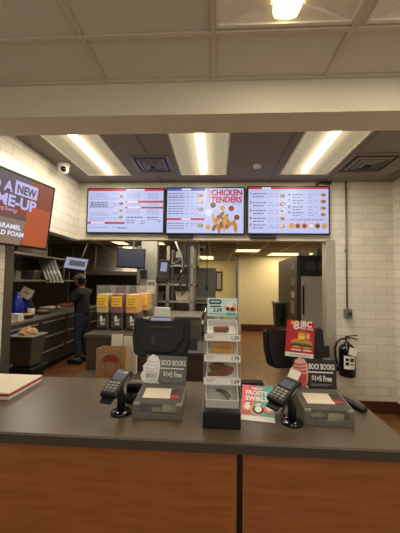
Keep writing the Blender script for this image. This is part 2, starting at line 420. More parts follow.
t = thing('security_camera', 'white dome security camera in the corner by the left tiled wall', 'security camera', (-1.63, 2.89, CE))
m = MB(); m.lathe([(0.062, 0), (0.062, -0.03), (0.05, -0.036)], (0, 0, 0), WHITE); m.build('mount', t)
m = MB(); m.ball((0, 0, -0.065), 0.055, WHITE, n=20); m.build('dome', t)
m = MB(); m.ball((0.018, -0.035, -0.075), 0.03, LENS); m.build('lens', t, 'black glass eye')

# ------------------------------------------------------------------ menu screens
def menu(x0, x1, z0, z1, label):
    w, h = x1 - x0, z1 - z0
    t = thing('menu_screen', label, 'menu screen', (x0, BY - 0.06, z0), basis=((1, 0, 0), (0, 0, 1)), group='menu screens on the back wall')
    m = MB(); m.b2((0, 0, -0.05), (w, h, 0), BLACK, 0.004); m.build('casing', t)
    m = MB(); m.rect(0.017, 0.017, w - 0.017, h - 0.017, 0.0012, SCR); m.build('screen', t)
    return t, w, h
def lines(m, rows, mt, z=0.003):
    for (x, y, n, th) in rows:
        cx = x
        while n > 0:
            k = min(n, random.uniform(0.02, 0.05)); m.rect(cx, y, cx + k, y + th, z, mt); cx += k + 0.009; n -= k + 0.009
def salad(t, x, y, r, cols=None):
    m = MB(); m.disc((x, y, 0.0025), r, cols[0] if cols else S_FOOD2, sy=0.7)
    m.disc((x - r * .2, y + r * .15, 0.0032), r * 0.55, cols[1] if cols else S_GREEN, sy=0.7); m.disc((x + r * .3, y - r * .1, 0.0038), r * 0.35, cols[2] if cols else S_SAUCE)
    m.build('food_picture', t)

t, w, h = menu(-1.623, -0.640, 2.072, 2.645, 'wall menu screen nearest the left wall, text only with red heading bars')
m = MB()
m.rect(.014, h - .04, .50 * w, h - .014, .0024, S_RED); m.rect(.52 * w, h - .04, w - .014, h - .014, .0024, S_RED); m.rect(.52 * w, h - .038, .74 * w, h - .017, .003, S_WHITE)
m.rect(.014, .118, .495 * w, .145, .0024, S_RED); m.rect(.06, .122, .24 * w, .141, .003, S_WHITE)
m.rect(.50 * w, .385, w - .014, .41, .0024, S_RED); m.rect(.52 * w, .388, .66 * w, .407, .003, S_WHITE)
m.rect(.50 * w, .312, w - .014, .335, .0024, S_RED); m.rect(.53 * w, .315, .70 * w, .332, .003, S_WHITE)
m.build('heading_bar', t)
m = MB()
lines(m, [(.04, y, .2 + .05 * (i % 3), .008) for i, y in enumerate((.49, .46, .43, .37, .345, .32, .25, .225, .19, .165, .07))], S_MUTE)
lines(m, [(.05, y, .22, .01) for y in (.385, .358, .333)], S_INK)
lines(m, [(.33, y, .08, .008) for y in (.49, .43, .37, .345, .25, .19, .07)], S_MUTE)
lines(m, [(.52 * w, y, .17, .008) for y in (.49, .465, .44, .36, .29, .27, .25)], S_MUTE)
lines(m, [(.78 * w, y, .14, .008) for y in (.49, .465, .44, .36, .29, .27, .25, .17)], S_MUTE)
lines(m, [(.52 * w, .195, .2, .014), (.78 * w, .195, .14, .01), (.52 * w, .16, .12, .01), (.52 * w, .13, .1, .01), (.70 * w, .15, .05, .01), (.70 * w, .12, .05, .01), (.92 * w, .15, .04, .01), (.40, .062, .12, .012)], S_INK)
m.build('lettering', t)
for y, cs in ((.465, (S_FOOD, S_SAUCE, S_FOOD2)), (.375, (S_CHOC, S_FOOD, S_CHOC)), (.285, (S_FOOD2, S_FOOD, S_GREEN)), (.205, (S_GREEN, S_FOOD2, S_GREEN))): salad(t, .445 * w, y, .026, cs)

t, w, h = menu(-0.625, 0.343, 2.066, 2.652, 'middle wall menu screen with chicken tenders picture and CHICKEN TENDERS heading')
m = MB()
m.rect(.014, h - .046, .495 * w, h - .014, .0024, S_BLUE); m.rect(.20 * w, h - .04, .32 * w, h - .02, .003, S_WHITE)
m.rect(.014, .175, .495 * w, .20, .0024, S_RED); m.rect(.2 * w, .178, .32 * w, .197, .003, S_WHITE)
m.build('heading_bar', t)
m = MB()
m.text('CHICKEN', .575 * w, h - .105, .098, S_RED, .003, bold=.045, fit=.39 * w); m.text('TENDERS', .575 * w, h - .19, .098, S_RED, .003, bold=.045, fit=.39 * w)
for yy in (h - .105, h - .19):
    m.rect(.53 * w, yy, .562 * w, yy + .072, .003, S_RED); m.rect(.537 * w, yy + .008, .555 * w, yy + .064, .0036, SCR)
lines(m, [(.03, y, .2, .009) for y in (.50, .47, .45, .42, .38, .34, .31, .28, .25, .13, .10, .07)], S_INK)
for xx in (.24, .30, .36): lines(m, [(xx * w + .02, y, .035, .008) for y in (.50, .47, .45, .42, .38, .34, .31, .25, .13, .10)], S_MUTE)
lines(m, [(.84 * w, h - .215, .09, .007)], S_MUTE)
m.build('lettering', t)
for y, cs in ((.48, (S_FOOD2, S_FOOD, S_CHOC)), (.40, (S_FOOD2, S_WHITE, S_FOOD)), (.31, (S_MUTE, S_FOOD2, S_GREEN)), (.11, (S_GREEN, S_FOOD2, S_MUTE))): salad(t, .445 * w, y, .034, cs)
for x, y, cc in ((.60, .36, S_CHOC), (.72, .325, S_FOOD2), (.83, .32, S_SAUCE), (.90, .21, S_SAUCE), (.545, .27, S_WHITE), (.54, .09, S_FOOD2)):
    m = MB(); m.disc((x * w, y, .0026), .044, S_WHITE); m.disc((x * w, y, .0032), .036, cc); m.build('sauce_picture', t)
m = MB()
S_BROWN = mat('lit browned crust', (150, 84, 42), emit=.8)
for k in range(26):
    x, y, an = random.uniform(.60, .90), random.uniform(.05, .20), random.uniform(40, 140); rx = random.uniform(.03, .07)
    if k % 2: y += .05; x = .62 + (x - .6) * .6
    ca, sa = math.cos(math.radians(an)), math.sin(math.radians(an)); z = .0026 + .00012 * k; ww = random.uniform(.014, .026)
    m.poly([(x * w + ca * rx * math.cos(q) * (1 + .2 * math.sin(3 * q + k)) - sa * ww * math.sin(q), y + sa * rx * math.cos(q) + ca * ww * math.sin(q), z) for q in [2 * PI * j / 14 for j in range(14)]], (S_FOOD, S_BROWN, S_FOOD2)[(k * 7) % 3])
m.build('food_picture', t)

t, w, h = menu(0.368, 1.350, 2.070, 2.662, 'wall menu screen nearest the pipe, with numbered meals and six round sauces')
m = MB(); m.rect(.014, h - .04, w - .014, h - .014, .0024, S_RED); m.rect(.18 * w, h - .038, .29 * w, h - .017, .003, S_WHITE); m.build('heading_bar', t)
m = MB()
for i, y in enumerate((.49, .38, .285, .19, .11)):
    m.text(str(i + 1), .03, y - .01, .05, S_INK, .003, bold=.02)
    lines(m, [(.07, y, .16, .01), (.07, y - .035, .13, .01)], S_INK); lines(m, [(.26, y, .05, .008), (.34, y, .04, .008), (.25, y - .03, .07, .008), (.34, y - .03, .04, .008)], S_MUTE)
for i, y in enumerate((.48, .41, .33, .26)):
    m.text(str(i + 6), .50 * w, y - .01, .05, S_INK, .003, bold=.02)
    lines(m, [(.55 * w, y, .13, .01), (.55 * w, y - .03, .1, .008)], S_INK); lines(m, [(.74 * w, y, .06, .008), (.82 * w, y, .03, .008), (.74 * w, y - .03, .06, .008)], S_MUTE)
lines(m, [(.53 * w, .175, .40, .009)], S_SAUCE)
m.build('lettering', t)
for x, y, cs in ((.43, .47, (S_GREEN, S_FOOD2, S_SAUCE)), (.43, .37, (S_SAUCE, S_FOOD2, S_WHITE)), (.43, .28, (S_WHITE, S_SAUCE, S_FOOD2)), (.43, .19, (S_FOOD2, S_GREEN, S_SAUCE)), (.43, .10, (S_FOOD2, S_WHITE, S_FOOD)),
                 (.92, .48, (S_FOOD2, S_GREEN, S_SAUCE)), (.92, .40, (S_FOOD, S_GREEN, S_SAUCE)), (.92, .32, (S_FOOD2, S_GREEN, S_SAUCE)), (.92, .24, (S_FOOD2, S_SAUCE, S_FOOD))): salad(t, x * w, y, .033, cs)
for x, cc in ((.54, S_FOOD2), (.615, S_SAUCE), (.695, S_SAUCE), (.775, S_WHITE), (.85, S_CHOC), (.93, S_FOOD2)):
    m = MB(); m.disc((x * w, .105, .0026), .034, S_FOOD2); m.disc((x * w, .105, .0032), .026, cc); m.build('sauce_picture', t)
for x, lab in ((-0.44, 'black player box under the middle menu screen'), (0.57, 'black player box under the menu screen nearest the pipe')):
    m = MB(); m.b2((x - .155, BY - .05, 2.022), (x + .155, BY - .001, 2.062), BLACK, .004); m.b2((x - .13, BY - .056, 2.03), (x + .13, BY - .048, 2.036), DGREY)
    tag(m.build('media_player'), lab, 'media player', 'player boxes under the menus')
t = thing('cable_bracket', 'dark curved cable bracket above the menu screen nearest the pipe', 'bracket', (1.24, BY - .003, 2.70))
m = MB(); m.tube([(-.05, -.03, -.035), (-.02, -.03, .0), (.03, -.03, .012), (.10, -.03, .008)], .012, DGREY); m.build('arm', t)
m = MB(); m.b2((.07, -.04, -.01), (.14, -.002, .02), DGREY, .003); m.build('plate', t)

# promotional screen on the left wall, turned towards the till
th = math.radians(13)
rd = Vector((math.sin(th), math.cos(th), 0))
br = at(47.0, 250.8, 2.5); W_, H_ = 0.95, 0.578
tilt_up = Vector((.12 * rd.y, -.12 * rd.x, 1))
og = br - rd * W_
t = thing('promotional_screen', 'tilted orange promotional screen on the left wall reading ME-UP', 'screen', og, basis=(rd, tilt_up))
m = MB(); m.b2((0, 0, -.045), (W_, H_, 0), BLACK, .004); m.build('casing', t)
m = MB(); m.rect(.021, .021, W_ - .021, H_ - .021, .0012, S_RUST); m.rect(.021, H_ * .55, W_ * .72, H_ - .021, .0018, S_PURP); m.rect(W_ * .72, .021, W_ - .021, H_ * .6, .0016, S_ORANGE); m.build('screen', t)
m = MB()
m.poly([(.2, .016, .0025), (.665, .016, .0025), (.69, .235, .0025), (.18, .235, .0025)], S_LATTE)
m.poly([(.18, .215, .003), (.69, .215, .003), (.695, .24, .003), (.175, .24, .003)], S_PURP); m.build('drink_picture', t)
m = MB()
m.text('NEED A', .535, .415, .105, S_LILAC, .004, 'RIGHT', .03, .95)
m.rect(.555, .408, .765, .515, .0036, S_LILAC); m.text('NEW', .66, .425, .09, S_PURP, .0045, 'CENTER', .045, fit=.18)
m.text('PICK-ME-UP', .765, .308, .12, S_LILAC, .004, 'RIGHT', .035, fit=.66)
m.text('with Refreshing Energy', .60, .268, .04, S_LILAC, .004, 'RIGHT', .0, .95)
m.text('CARAMEL', .535, .135, .05, S_WHITE, .004, 'CENTER', .035, fit=.24); m.text('COLD FOAM', .535, .082, .05, S_WHITE, .004, 'CENTER', .035, fit=.30)
m.build('lettering', t)
m = MB(); m.tube([(.30, .27, -.045), (.30, .27, -.09)], .03, DGREY); m.b2((.2, .17, -.1), (.4, .37, -.085), DGREY); m.build('wall_bracket', t)

# ------------------------------------------------------------------ right wall fittings
t = thing('conduit', 'thin grey vertical conduit with outlet box on the white tiled wall', 'conduit', (1.555, BY - .02, 1.09))
m = MB(); m.cyl((0, 0, .10), (0, 0, CE - 1.09 - .001), .010, STEELM, n=10); m.build('pipe', t)
m = MB(); m.box((0, -.02, .055), (.075, .08, .11), STEELM, .012); m.build('outlet_box', t)
m = MB(); m.cyl((0, -.06, .055), (0, -.075, .055), .024, DGREY); m.build('plug', t)
m = MB(); m.cyl((0, 0, .8), (0, .018, .8), .018, STEELM); m.build('clamp', t)

ex = (1.515, BY - .095)
t = thing('fire_extinguisher', 'black fire extinguisher with white labels hung on the white tiled wall', 'fire extinguisher', (*ex, .44))
m = MB(); m.lathe([(.070, 0), (.086, .008), (.088, .03), (.088, .29), (.082, .325), (.058, .352), (.03, .368), (.026, .385)], (0, 0, 0), BLACKG, n=28); m.build('cylinder', t)
def arcpatch(m, a0, a1, z0, z1, r, mt, n=8):
    for k in range(n):
        q0, q1 = a0 + (a1 - a0) * k / n, a0 + (a1 - a0) * (k + 1) / n
        m.poly([(r * math.sin(q), -r * math.cos(q), z) for q, z in ((q0, z0), (q1, z0), (q1, z1), (q0, z1))], mt)
m = MB(); arcpatch(m, -.8, .6, .10, .245, .0888, PAPER); m.build('instruction_label', t, 'white printed instruction label')
m = MB(); arcpatch(m, -.62, -.2, .14, .175, .0894, INK, 3); arcpatch(m, -.62, -.2, .19, .22, .0894, INK, 3); arcpatch(m, -.05, .4, .14, .165, .0894, MUTE, 3); arcpatch(m, -.05, .4, .18, .22, .0894, INK, 3); m.build('pictograms', t)
m = MB(); m.box((.025, -.088, .295), (.085, .003, .085), PAPER, rot=Matrix.Rotation(.25, 3, 'Y') @ Matrix.Rotation(-.12, 3, 'X')); m.build('inspection_tag', t, 'white inspection tag')
m = MB(); m.cyl((0, 0, .38), (0, 0, .42), .02, STEELM); m.box((0, -.01, .425), (.05, .035, .03), DGREY, .004); m.build('valve', t)
m = MB(); m.box((.05, -.01, .432), (.14, .022, .012), BLACK, .003, rot=Matrix.Rotation(.2, 3, 'Y')); m.build('carry_handle', t)
m = MB(); m.box((.045, -.01, .458), (.13, .022, .010), BLACK, .003, rot=Matrix.Rotation(-.12, 3, 'Y')); m.build('lever', t)
m = MB(); m.cyl((0, -.03, .41), (0, -.05, .41), .018, STEEL); m.build('gauge', t)
m = MB(); m.tube([(-.02, -.01, .425), (-.07, -.01, .42), (-.115, -.005, .38), (-.135, 0, .31), (-.13, 0, .22), (-.11, 0, .13)], .012, BLACK); m.cyl((-.11, 0, .13), (-.103, 0, .06), .013, BLACK, .020); m.build('hose', t)
m = MB(); m.box((0, .045, .2), (.05, .09, .25), DGREY); m.b2((-.0905, -.03, .085), (.0905, .06, .1), DGREY); m.build('wall_bracket', t)

# ------------------------------------------------------------------ counter
CT = .85; CF, CB = 1.188, 1.875; CR = .80
m = MB(); m.b2((LX, CF + .004, CT - .04), (CR, CB, CT), LAMINATE, .003); m.b2((LX, CF - .004, CT - .042), (CR + .004, CF + .008, CT - .003), LAMEDGE, .002)
t = m.build('countertop'); tag(t, 'grey brown speckled service countertop spanning the foreground', 'countertop')
PXD = .108
for x0, x1, lab in ((LX, PXD - .011, 'wide reddish wood counter front panel left of the black strip'), (PXD + .011, CR - .01, 'reddish wood counter front panel right of the black strip')):
    t = thing('counter_cabinet', lab, 'counter', ((x0 + x1) / 2, CF + .03, 0)); w2 = (x1 - x0) / 2 - .001
    m = MB(); m.b2((-w2, 0, .10), (w2, .02, CT - .043), WOOD, .001); m.build('front_panel', t)
    m = MB(); m.b2((-w2 + .004, .02, .10), (w2, CB - CF - .06, CT - .043), BLACKM); m.build('carcass', t)
    m = MB(); m.b2((-w2, .05, 0), (w2, CB - CF - .09, .10), BLACKM); m.build('plinth', t)
m = MB(); m.b2((PXD - .0105, CF + .034, .0), (PXD + .0105, CF + .06, CT - .043), BLACK)
tag(m.build('divider_strip'), 'narrow black vertical strip between the two wood counter panels', 'strip')

# flat cream box at the left
t = thing('flat_box', 'flat cream box with a red band at the left end of the counter', 'box', (-1.31, 1.635, CT))
m = MB(); m.box((0, 0, .0105), (.44, .29, .021), WHITE, .006); m.build('base', t)
m = MB(); m.box((0, 0, .0265), (.445, .295, .011), RED, .003); m.build('band', t, 'red band')
m = MB(); m.box((0, 0, .0365), (.445, .295, .009), CREAMP, .004); m.build('lid', t, 'cream lid')

# card terminals
def terminal(loc, L, Wd, head, label, receipt, bend):
    t = thing('card_terminal', label, 'card terminal', loc, group='card terminals on the counter')
    h = Vector(head) - Vector(loc)
    m = MB(); m.lathe([(.050, 0), (.050, .008), (.044, .014), (.02, .018)], (0, 0, 0), BLACKG, n=28); m.build('base', t)
    m = MB(); m.tube([(0, 0, .012), (0, 0, h.z * .45), (h.x * .35, h.y * .35, h.z * .75), (h.x, h.y, h.z - .012)], [.019, .019, .02, .022], BLACK, n=12); m.build('pole', t)
    mx = basis_mx(Wd, L, h)
    b = MB(); b.box((0, 0, 0), (.086, .168, .030), BLACK, .010, seg=3); b.box((0, .065, -.012), (.078, .06, .034), BLACK, .010); b.box((0, -.093, -.012), (.058, .035, .012), BLACKM, .004)
    body = b.build('terminal_body', t, mx=mx)
    m = MB(); m.b2((-.030, .008, .0152), (.030, .058, .0165), S_DIM, .001); m.build('display', body)
    m = MB(); m.b2((-.034, .003, .0145), (.034, .063, .0156), BLACKG, .001); m.build('display_surround', body)
    for r in range(4):
        for c in range(3):
            m = MB(); m.box((-.021 + .021 * c, -.013 - .0165 * r, .0165), (.016, .010, .005), MUTE if r < 3 else GREY, .0015); m.build('key', body)
    m = MB(); m.b2((.0425, -.005, -.004), (.0436, .05, .004), MUTE); m.build('side_stripe', body)
    if receipt:
        m = MB(); m.box((-.002, .098, .022), (.055, .045, .0015), PAPER, rot=Matrix.Rotation(.5, 3, 'X')); m.build('receipt', body, 'white paper receipt')
    m = MB(); m.tube(bend, .004, BLACK); m.build('cable', t)
    return t
terminal((-.455, 1.405, CT), (.20, .87, .42), (.97, -.22, 0), (-.476, 1.392, CT + .146), 'black card terminal beside the paper bag, at the left on its post', False,
         [(0, .04, .01), (-.02, .08, .012), (-.05, .14, .006), (-.04, .24, .006)])
terminal((.360, 1.375, CT), (.712, .627, .40), (.70, -.70, -.10), (.322, 1.365, CT + .148), 'black card terminal with white receipt paper, beside the red signs at right', True,
         [(-.02, .03, .01), (-.03, .06, .02), (-.03, .09, .012), (-.01, .13, .006), (.02, .2, .006)])

# squat scanner behind the left terminal
t = thing('scanner', 'squat black desk scanner behind the left card terminal', 'scanner', (-.437, 1.56, CT))
m = MB(); m.lathe([(.050, 0), (.052, .012), (.045, .03), (.042, .05)], (0, 0, 0), BLACK, n=24); m.build('base', t)
m = MB(); m.box((0, .005, .068), (.078, .06, .045), BLACK, .014, seg=3, rot=Matrix.Rotation(-.3, 3, 'X')); m.build('scan_head', t)
m = MB(); m.box((0, -.026, .066), (.06, .003, .026), LENS, .001, rot=Matrix.Rotation(-.3, 3, 'X')); m.build('scan_window', t)

# donation boxes
def donation_box(cx, y0, w, d, label, notes, bend=0):
    t = thing('donation_box', label, 'donation box', (cx, y0 + d / 2, CT), group='donation boxes on the counter')
    h = .086; hw, hd = w / 2, d / 2; q = .006
    m = MB(); m.b2((-hw, -hd, 0), (hw, hd, .010), LGREY, .002); m.b2((-hw + .007, -hd + .005, .010), (hw - .007, hd - .007, .012), DGREY); m.b2((-hw, hd - q, .010), (hw, hd, h + .012), LGREY); m.build('base', t)
    for s in (-1, 1):
        m = MB(); m.prism([(-hd, .010), (hd, .010), (hd, h + .012), (-hd, h - .016)], 'x', s * hw, s * (hw - q), LGREY); m.build('side_wall', t)
        m = MB(); m.b2((s * (hw - .03), -hd - .0015, h - .022), (s * hw, -hd + .004, h - .010), STEEL, .001); m.build('clip', t, 'bright metal clip')
    m = MB(); m.b2((-hw + q, -hd, .010), (hw - q, -hd + .004, .024), LGREY); m.b2((-hw + q, -hd, .024), (-hw + .026, -hd + .004, h - .017), LGREY); m.b2((hw - .026, -hd, .024), (hw - q, -hd + .004, h - .017), LGREY); m.build('front_frame', t)
    m = MB(); m.b2((-hw + .026, -hd + .001, .024), (hw - .026, -hd + .003, h - .018), SMOKE); m.build('front_window', t)
    m = MB(); m.prism([(-hd, h - .016), (hd, h + .012), (hd, h + .015), (-hd, h - .013)], 'x', -hw, hw, SMOKE); m.build('lid', t)
    m = MB(); sl = math.atan2(.028, d); R = Matrix.Rotation(sl, 3, 'X')
    m.box((-.018, 0, h + .0012), (w * .58, d * .5, .0008), CREAMP, rot=R); m.build('notice_sheet', t, 'cream notice sheet on the lid')
    m = MB(); m.box((hw * .62, .01, h + .003), (w * .22, d * .3, .0008), MAROON, rot=R); m.box((hw * .55, -.025, h - .003), (w * .26, d * .12, .0008), RED, rot=R); m.build('stickers', t, 'red and maroon stickers')
    k = 0
    for (nx, ny, nz, a, b, c) in notes:
        m = MB(); pts = []
        for i in range(5):
            for j in range(3): pts.append(((i - 2) * .018, (j - 1) * .016, .004 * math.sin(i * 1.7 + j)))
        tb = bmesh.new(); vs = [tb.verts.new(p) for p in pts]
        for i in range(4):
            for j in range(2): tb.faces.new((vs[i * 3 + j], vs[(i + 1) * 3 + j], vs[(i + 1) * 3 + j + 1], vs[i * 3 + j + 1]))
        m.merge(tb, MONEY)
        o = m.build('banknote'); o.location = (cx + nx, y0 + d / 2 + ny, CT + nz); o.rotation_euler = (a, b, c)
        tag(o, ('folded green banknote lying low in the %s donation box' if k == 0 else 'crumpled banknote leaning inside the %s donation box') % ('left' if cx < 0 else 'right'), 'banknote', 'banknotes in the donation boxes'); k += 1
    return t
donation_box(-.265, 1.353, .232, .18, 'beige clear fronted donation box under the glare painted sign at left', [(.0, -.03, .022, .35, 0, .1), (.05, -.045, .034, 1.2, 0, -.1)])
donation_box(.523, 1.358, .222, .185, 'beige clear fronted donation box near the right end of the counter', [(-.03, -.02, .02, .3, .05, .3), (.035, -.072, .034, 1.5, 0, 0)])

def boo_sign(loc, w, h, label, bgm, ghost, ghost2, gx, glare):
    t = thing('counter_sign', label, 'sign', loc, basis=((1, .0, -.012), (0, .16, 1)), group='donation book signs')
    m = MB(); m.b2((0, 0, -.003), (w, h, 0), bgm); m.build('card', t)
    m = MB(); m.b2((-.004, -.004, -.004), (w + .004, .012, .003), WHITE); m.build('holder_lip', t)
    m = MB(); m.b2((w * .3, -.074, -.006), (w * .7, .05, -.003), CLEAR); m.b2((w * .2, -.076, -.03), (w * .8, -.073, .0), CLEAR); m.build('holder_stand', t)
    m = MB()
    m.text('BOO! BOOKS', w * .37, h * .70, .038, S2, .0012, bold=.035, fit=w * .60)
    m.rect(w * .36, h * .585, w * .93, h * .625, .0012, S2)
    m.text('$1=5 Free', w * .43, h * .34, .038, S2, .0012, bold=.035, fit=w * .46)
    m.rect(w * .40, h * .23, w * .9, h * .245, .0012, MUTE); m.rect(w * .40, h * .19, w * .8, h * .205, .0012, MUTE)
    m.disc((w * .14, h * .14, .0012), .007, S2); m.disc((w * .32, h * .14, .0012), .006, S2); m.rect(w * .18, h * .12, w * .27, h * .16, .0012, S2)
    m.build('lettering', t)
    m = MB()   # cup with swirled top, die cut beyond the card edge
    g = gx; s = w / .215
    out = [(-.052, .035), (-.06, .06), (-.045, .085), (-.05, .105), (-.03, .125), (-.022, .15), (0, .165), (.025, .155), (.04, .13), (.042, .10), (.038, .06), (.03, .02), (-.03, .02)]
    m.poly([(g + x * s, y * s, .0045) for x, y in out], ghost, .002)
    m.poly([(g + x * s, y * s, .0055) for x, y in ((-.028, .022), (.026, .022), (.036, .085), (-.036, .085))], ghost2)
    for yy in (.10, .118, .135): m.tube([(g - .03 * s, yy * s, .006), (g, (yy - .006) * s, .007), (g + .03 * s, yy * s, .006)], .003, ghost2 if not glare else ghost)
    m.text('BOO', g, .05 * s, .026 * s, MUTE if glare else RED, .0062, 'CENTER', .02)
    m.build('cup_cutout', t, 'cup shaped cut-out overlapping the card')
    return t
S2 = mat('white print', (236, 232, 222), 0.6, var=0.03)
GLARECARD = mat('glossy grey glare card', (112, 110, 104), 0.22, var=0.15, scale=20)  # dark card turned grey: the glare on the left sign is painted in
BLACKCARD = mat('black card', (30, 22, 20), 0.4)
GLAREW = mat('glossy white glare card', (252, 254, 255), 0.15, var=0.03)  # cup cut-out whitened by painted glare
PINKR = mat('soft red print', (204, 84, 76), 0.5, var=0.08)
PINKW = mat('pale pink card', (232, 176, 160), 0.5, var=0.12, scale=40)
boo_sign((-.375, 1.549, CT + .076), .222, .165, 'glossy counter sign with painted glare on card and white cup cut-out, behind left donation box', GLARECARD, GLAREW, S2, .034, True)
boo_sign((.418, 1.566, CT + .076), .226, .165, 'black counter sign with pink cup cut-out, behind right donation box', BLACKCARD, PINKW, PINKR, .036, False)

# pastry display
PY0 = 1.292
t = thing('pastry_display', 'tall clear acrylic pastry display stand with black base on the counter', 'display stand', (.034, PY0 + .095, CT))
hw = .084
m = MB(); m.b2((-hw, -.095, 0), (hw, .095, .07), BLACK, .003); m.build('base', t)
for s in (-1, 1):
    m = MB(); m.prism([(-.088, .07), (.09, .07), (.09, .50), (.03, .52), (-.03, .50)], 'x', s * hw, s * (hw - .004), CLEAR); m.build('side_panel', t)
    m = MB(); m.tube([(s * hw, -.089, .07), (s * hw, -.031, .50)], .0025, SMOKE); m.build('front_edge', t)
m = MB(); m.b2((-hw + .004, .086, .07), (hw - .004, .09, .50), CLEAR); m.build('back_panel', t)
m = MB(); m.b2((-.006, .0915, .07), (.006, .094, .56), STEELM); m.build('rear_post', t)
def tray(zc, yc, k, full):
    """angled white tray with raised rim"""
    R = Matrix.Rotation(math.radians(26), 4, 'X'); mx = Matrix.Translation((0, yc, zc)) @ R
    w2, d2, h2 = hw - .012, .058, (.046 if k == 0 else .03)
    m = MB(); m.b2((-w2, -d2, 0), (w2, d2, .003), WHITE); 
    m.b2((-w2, -d2, .003), (w2, -d2 + .003, h2), WHITE); m.b2((-w2, d2 - .003, .003), (w2, d2, h2), WHITE)
    m.b2((-w2, -d2 + .003, .003), (-w2 + .003, d2 - .003, h2), WHITE); m.b2((w2 - .003, -d2 + .003, .003), (w2, d2 - .003, h2), WHITE)
    m.build('tray', t, mx=mx)
    return Matrix.Translation(t.location) @ mx
levels = [(.118, -.045), (.222, -.022), (.318, -.006), (.408, .008)]
mxs = [tray(z, y, i, True) for i, (z, y) in enumerate(levels)]
for (z, y), pr in zip(levels[1:], ('1.69', '1.79', '1.29')):
    zz = z - .018; yy = y - .066
    R = Matrix.Translation((0, yy, zz)) @ Matrix.Rotation(math.radians(78), 4, 'X')
    m = MB(); m.b2((-hw + .002, -.014, -.001), (hw - .002, .016, .001), S2); p = m.build('price_strip', t, mx=R)
    m = MB(); m.text(pr, hw - .008, -.006, .022, INK, .0016, 'RIGHT', .02); m.rect(-hw + .012, .006, -hw + .05, .0085, .0016, MUTE); m.rect(-hw + .012, -.001, -hw + .04, .0015, .0016, MUTE); m.build('lettering', p)
    m = MB(); m.b2((-hw + .004, yy + .004, zz - .006), (hw - .004, y + .07, zz - .003), CLEAR); m.build('shelf', t)
m = MB(); m.rect(0, 0, .148, .085, 0.0, PTEAL)
sg = MB(); sg.b2((-.074, 0, -.002), (.074, .092, 0), PTEAL)
smx = Matrix.Translation((0, .03, .478)) @ Matrix.Rotation(math.radians(74), 4, 'X')
sgo = sg.build('header_sign', t, 'pale teal header sign', mx=smx); m.bm.free()
m = MB(); m.poly([(x, y, .001) for x, y in ((-.066, .066), (-.062, .06), (-.01, .06), (-.004, .066), (-.004, .078), (-.01, .084), (-.062, .084), (-.066, .078))], NAVY); m.rect(-.058, .069, -.012, .076, .0016, PTEAL); m.build('badge', sgo)
m = MB(); m.rect(-.060, .046, -.006, .052, .001, INK); m.text('2.69', -.045, .022, .025, INK, .001, 'LEFT', .02); m.rect(-.066, .009, .02, .013, .001, TEAL); m.rect(.02, .004, .07, .018, .001, TEAL); m.build('lettering', sgo)
m = MB(); m.disc((.042, .045, .001), .030, TAN, sy=.8); m.disc((.036, .056, .0015), .018, S2); m.disc((.05, .036, .002), .011, CHOC); m.disc((.028, .038, .002), .009, CHOC); m.disc((.060, .034, .0024), .007, RED); m.build('pastry_picture', sgo)
def place(o, mx, loc, rz=0):
    o.matrix_world = mx @ Matrix.Translation(loc) @ Matrix.Rotation(rz, 4, 'Z')
ml = MB(); ml.box((0, 0, .012), (.075, .028, .018), COOKIE, .008, seg=3); o = ml.build('pastry_bar'); place(o, mxs[3], (-.005, .0, .004), .03)
tag(o, 'single brown pastry bar alone on the top display tray', 'pastry')
for i, (yy, lab) in enumerate(((.018, 'golden pastry stick at the back of the second tray'), (-.02, 'golden pastry stick at the front of the second tray'))):
    ml = MB(); ml.box((0, 0, .012), (.105, .03, .020), PASTRY, .009, seg=3); o = ml.build('pastry_stick'); place(o, mxs[2], (0, yy, .004), .05 * (1 - 2 * i)); tag(o, lab, 'pastry', 'pastry sticks on the second tray')
for i, (x, yy, rz, lab) in enumerate(((-.02, .028, .1, 'brown cookie at the back of the third tray'), (.018, .0, .5, 'brown cookie in the middle of the third tray'), (-.028, -.022, .2, 'brown cookie at the front left of the third tray'))):
    ml = MB(); ml.lathe([(.024, 0), (.032, .004), (.032, .009), (.022, .014), (.008, .015)], (0, 0, 0), COOKIE, n=18, sx=1.2, sy=.8); o = ml.build('cookie'); place(o, mxs[1], (x, yy, .0035 + .004 * (i % 2)), rz); tag(o, lab, 'cookie', 'cookies on the third tray')
m = MB(); m.tube([(-.02, .03, .01), (0, .02, .014), (.02, .0, .016), (.035, -.02, .012)], .004, STEELM); m.tube([(-.018, .034, .01), (.005, .028, .016), (.03, .012, .018), (.042, -.008, .012)], .004, STEELM)
o = m.build('tongs'); place(o, mxs[0], (-.005, 0, 0)); tag(o, 'grey metal tongs lying in the bottom white tray', 'tongs')

# frosty card
bl, brr = Vector((.122, 1.385, CT + .003)), Vector((.281, 1.362, CT + .003))
cd = brr - bl; upv = Vector((.0, .79, .30)); 
t = thing('promotional_card', 'leaning pink and teal card reading FROSTY SWIRLS beside the pastry display', 'card', bl, basis=(cd, upv))
cw, ch = cd.length, .235
m = MB(); m.b2((0, 0, -.002), (cw, ch, 0), S2); m.build('card', t)
m = MB(); m.rect(0, .03, cw, ch, .0006, TEAL)
m.poly([(0, .03, .001), (cw * .30, .03, .001), (cw * .52, ch, .001), (0, ch, .001)], PINK)
m.poly([(cw * .28, .03, .0013), (cw * .5, .03, .0013), (cw * .78, ch, .0013), (cw * .48, ch, .0013)], MUTE); m.build('background', t)
m = MB(); m.text('NEW', cw * .48, ch * .86, .024, S2, .002, 'CENTER', .04); m.text('FROSTY', cw * .47, ch * .70, .042, S2, .002, 'CENTER', .04, fit=cw * .70); m.text('SWIRLS', cw * .47, ch * .53, .042, S2, .002, 'CENTER', .04, fit=cw * .70); m.build('lettering', t)
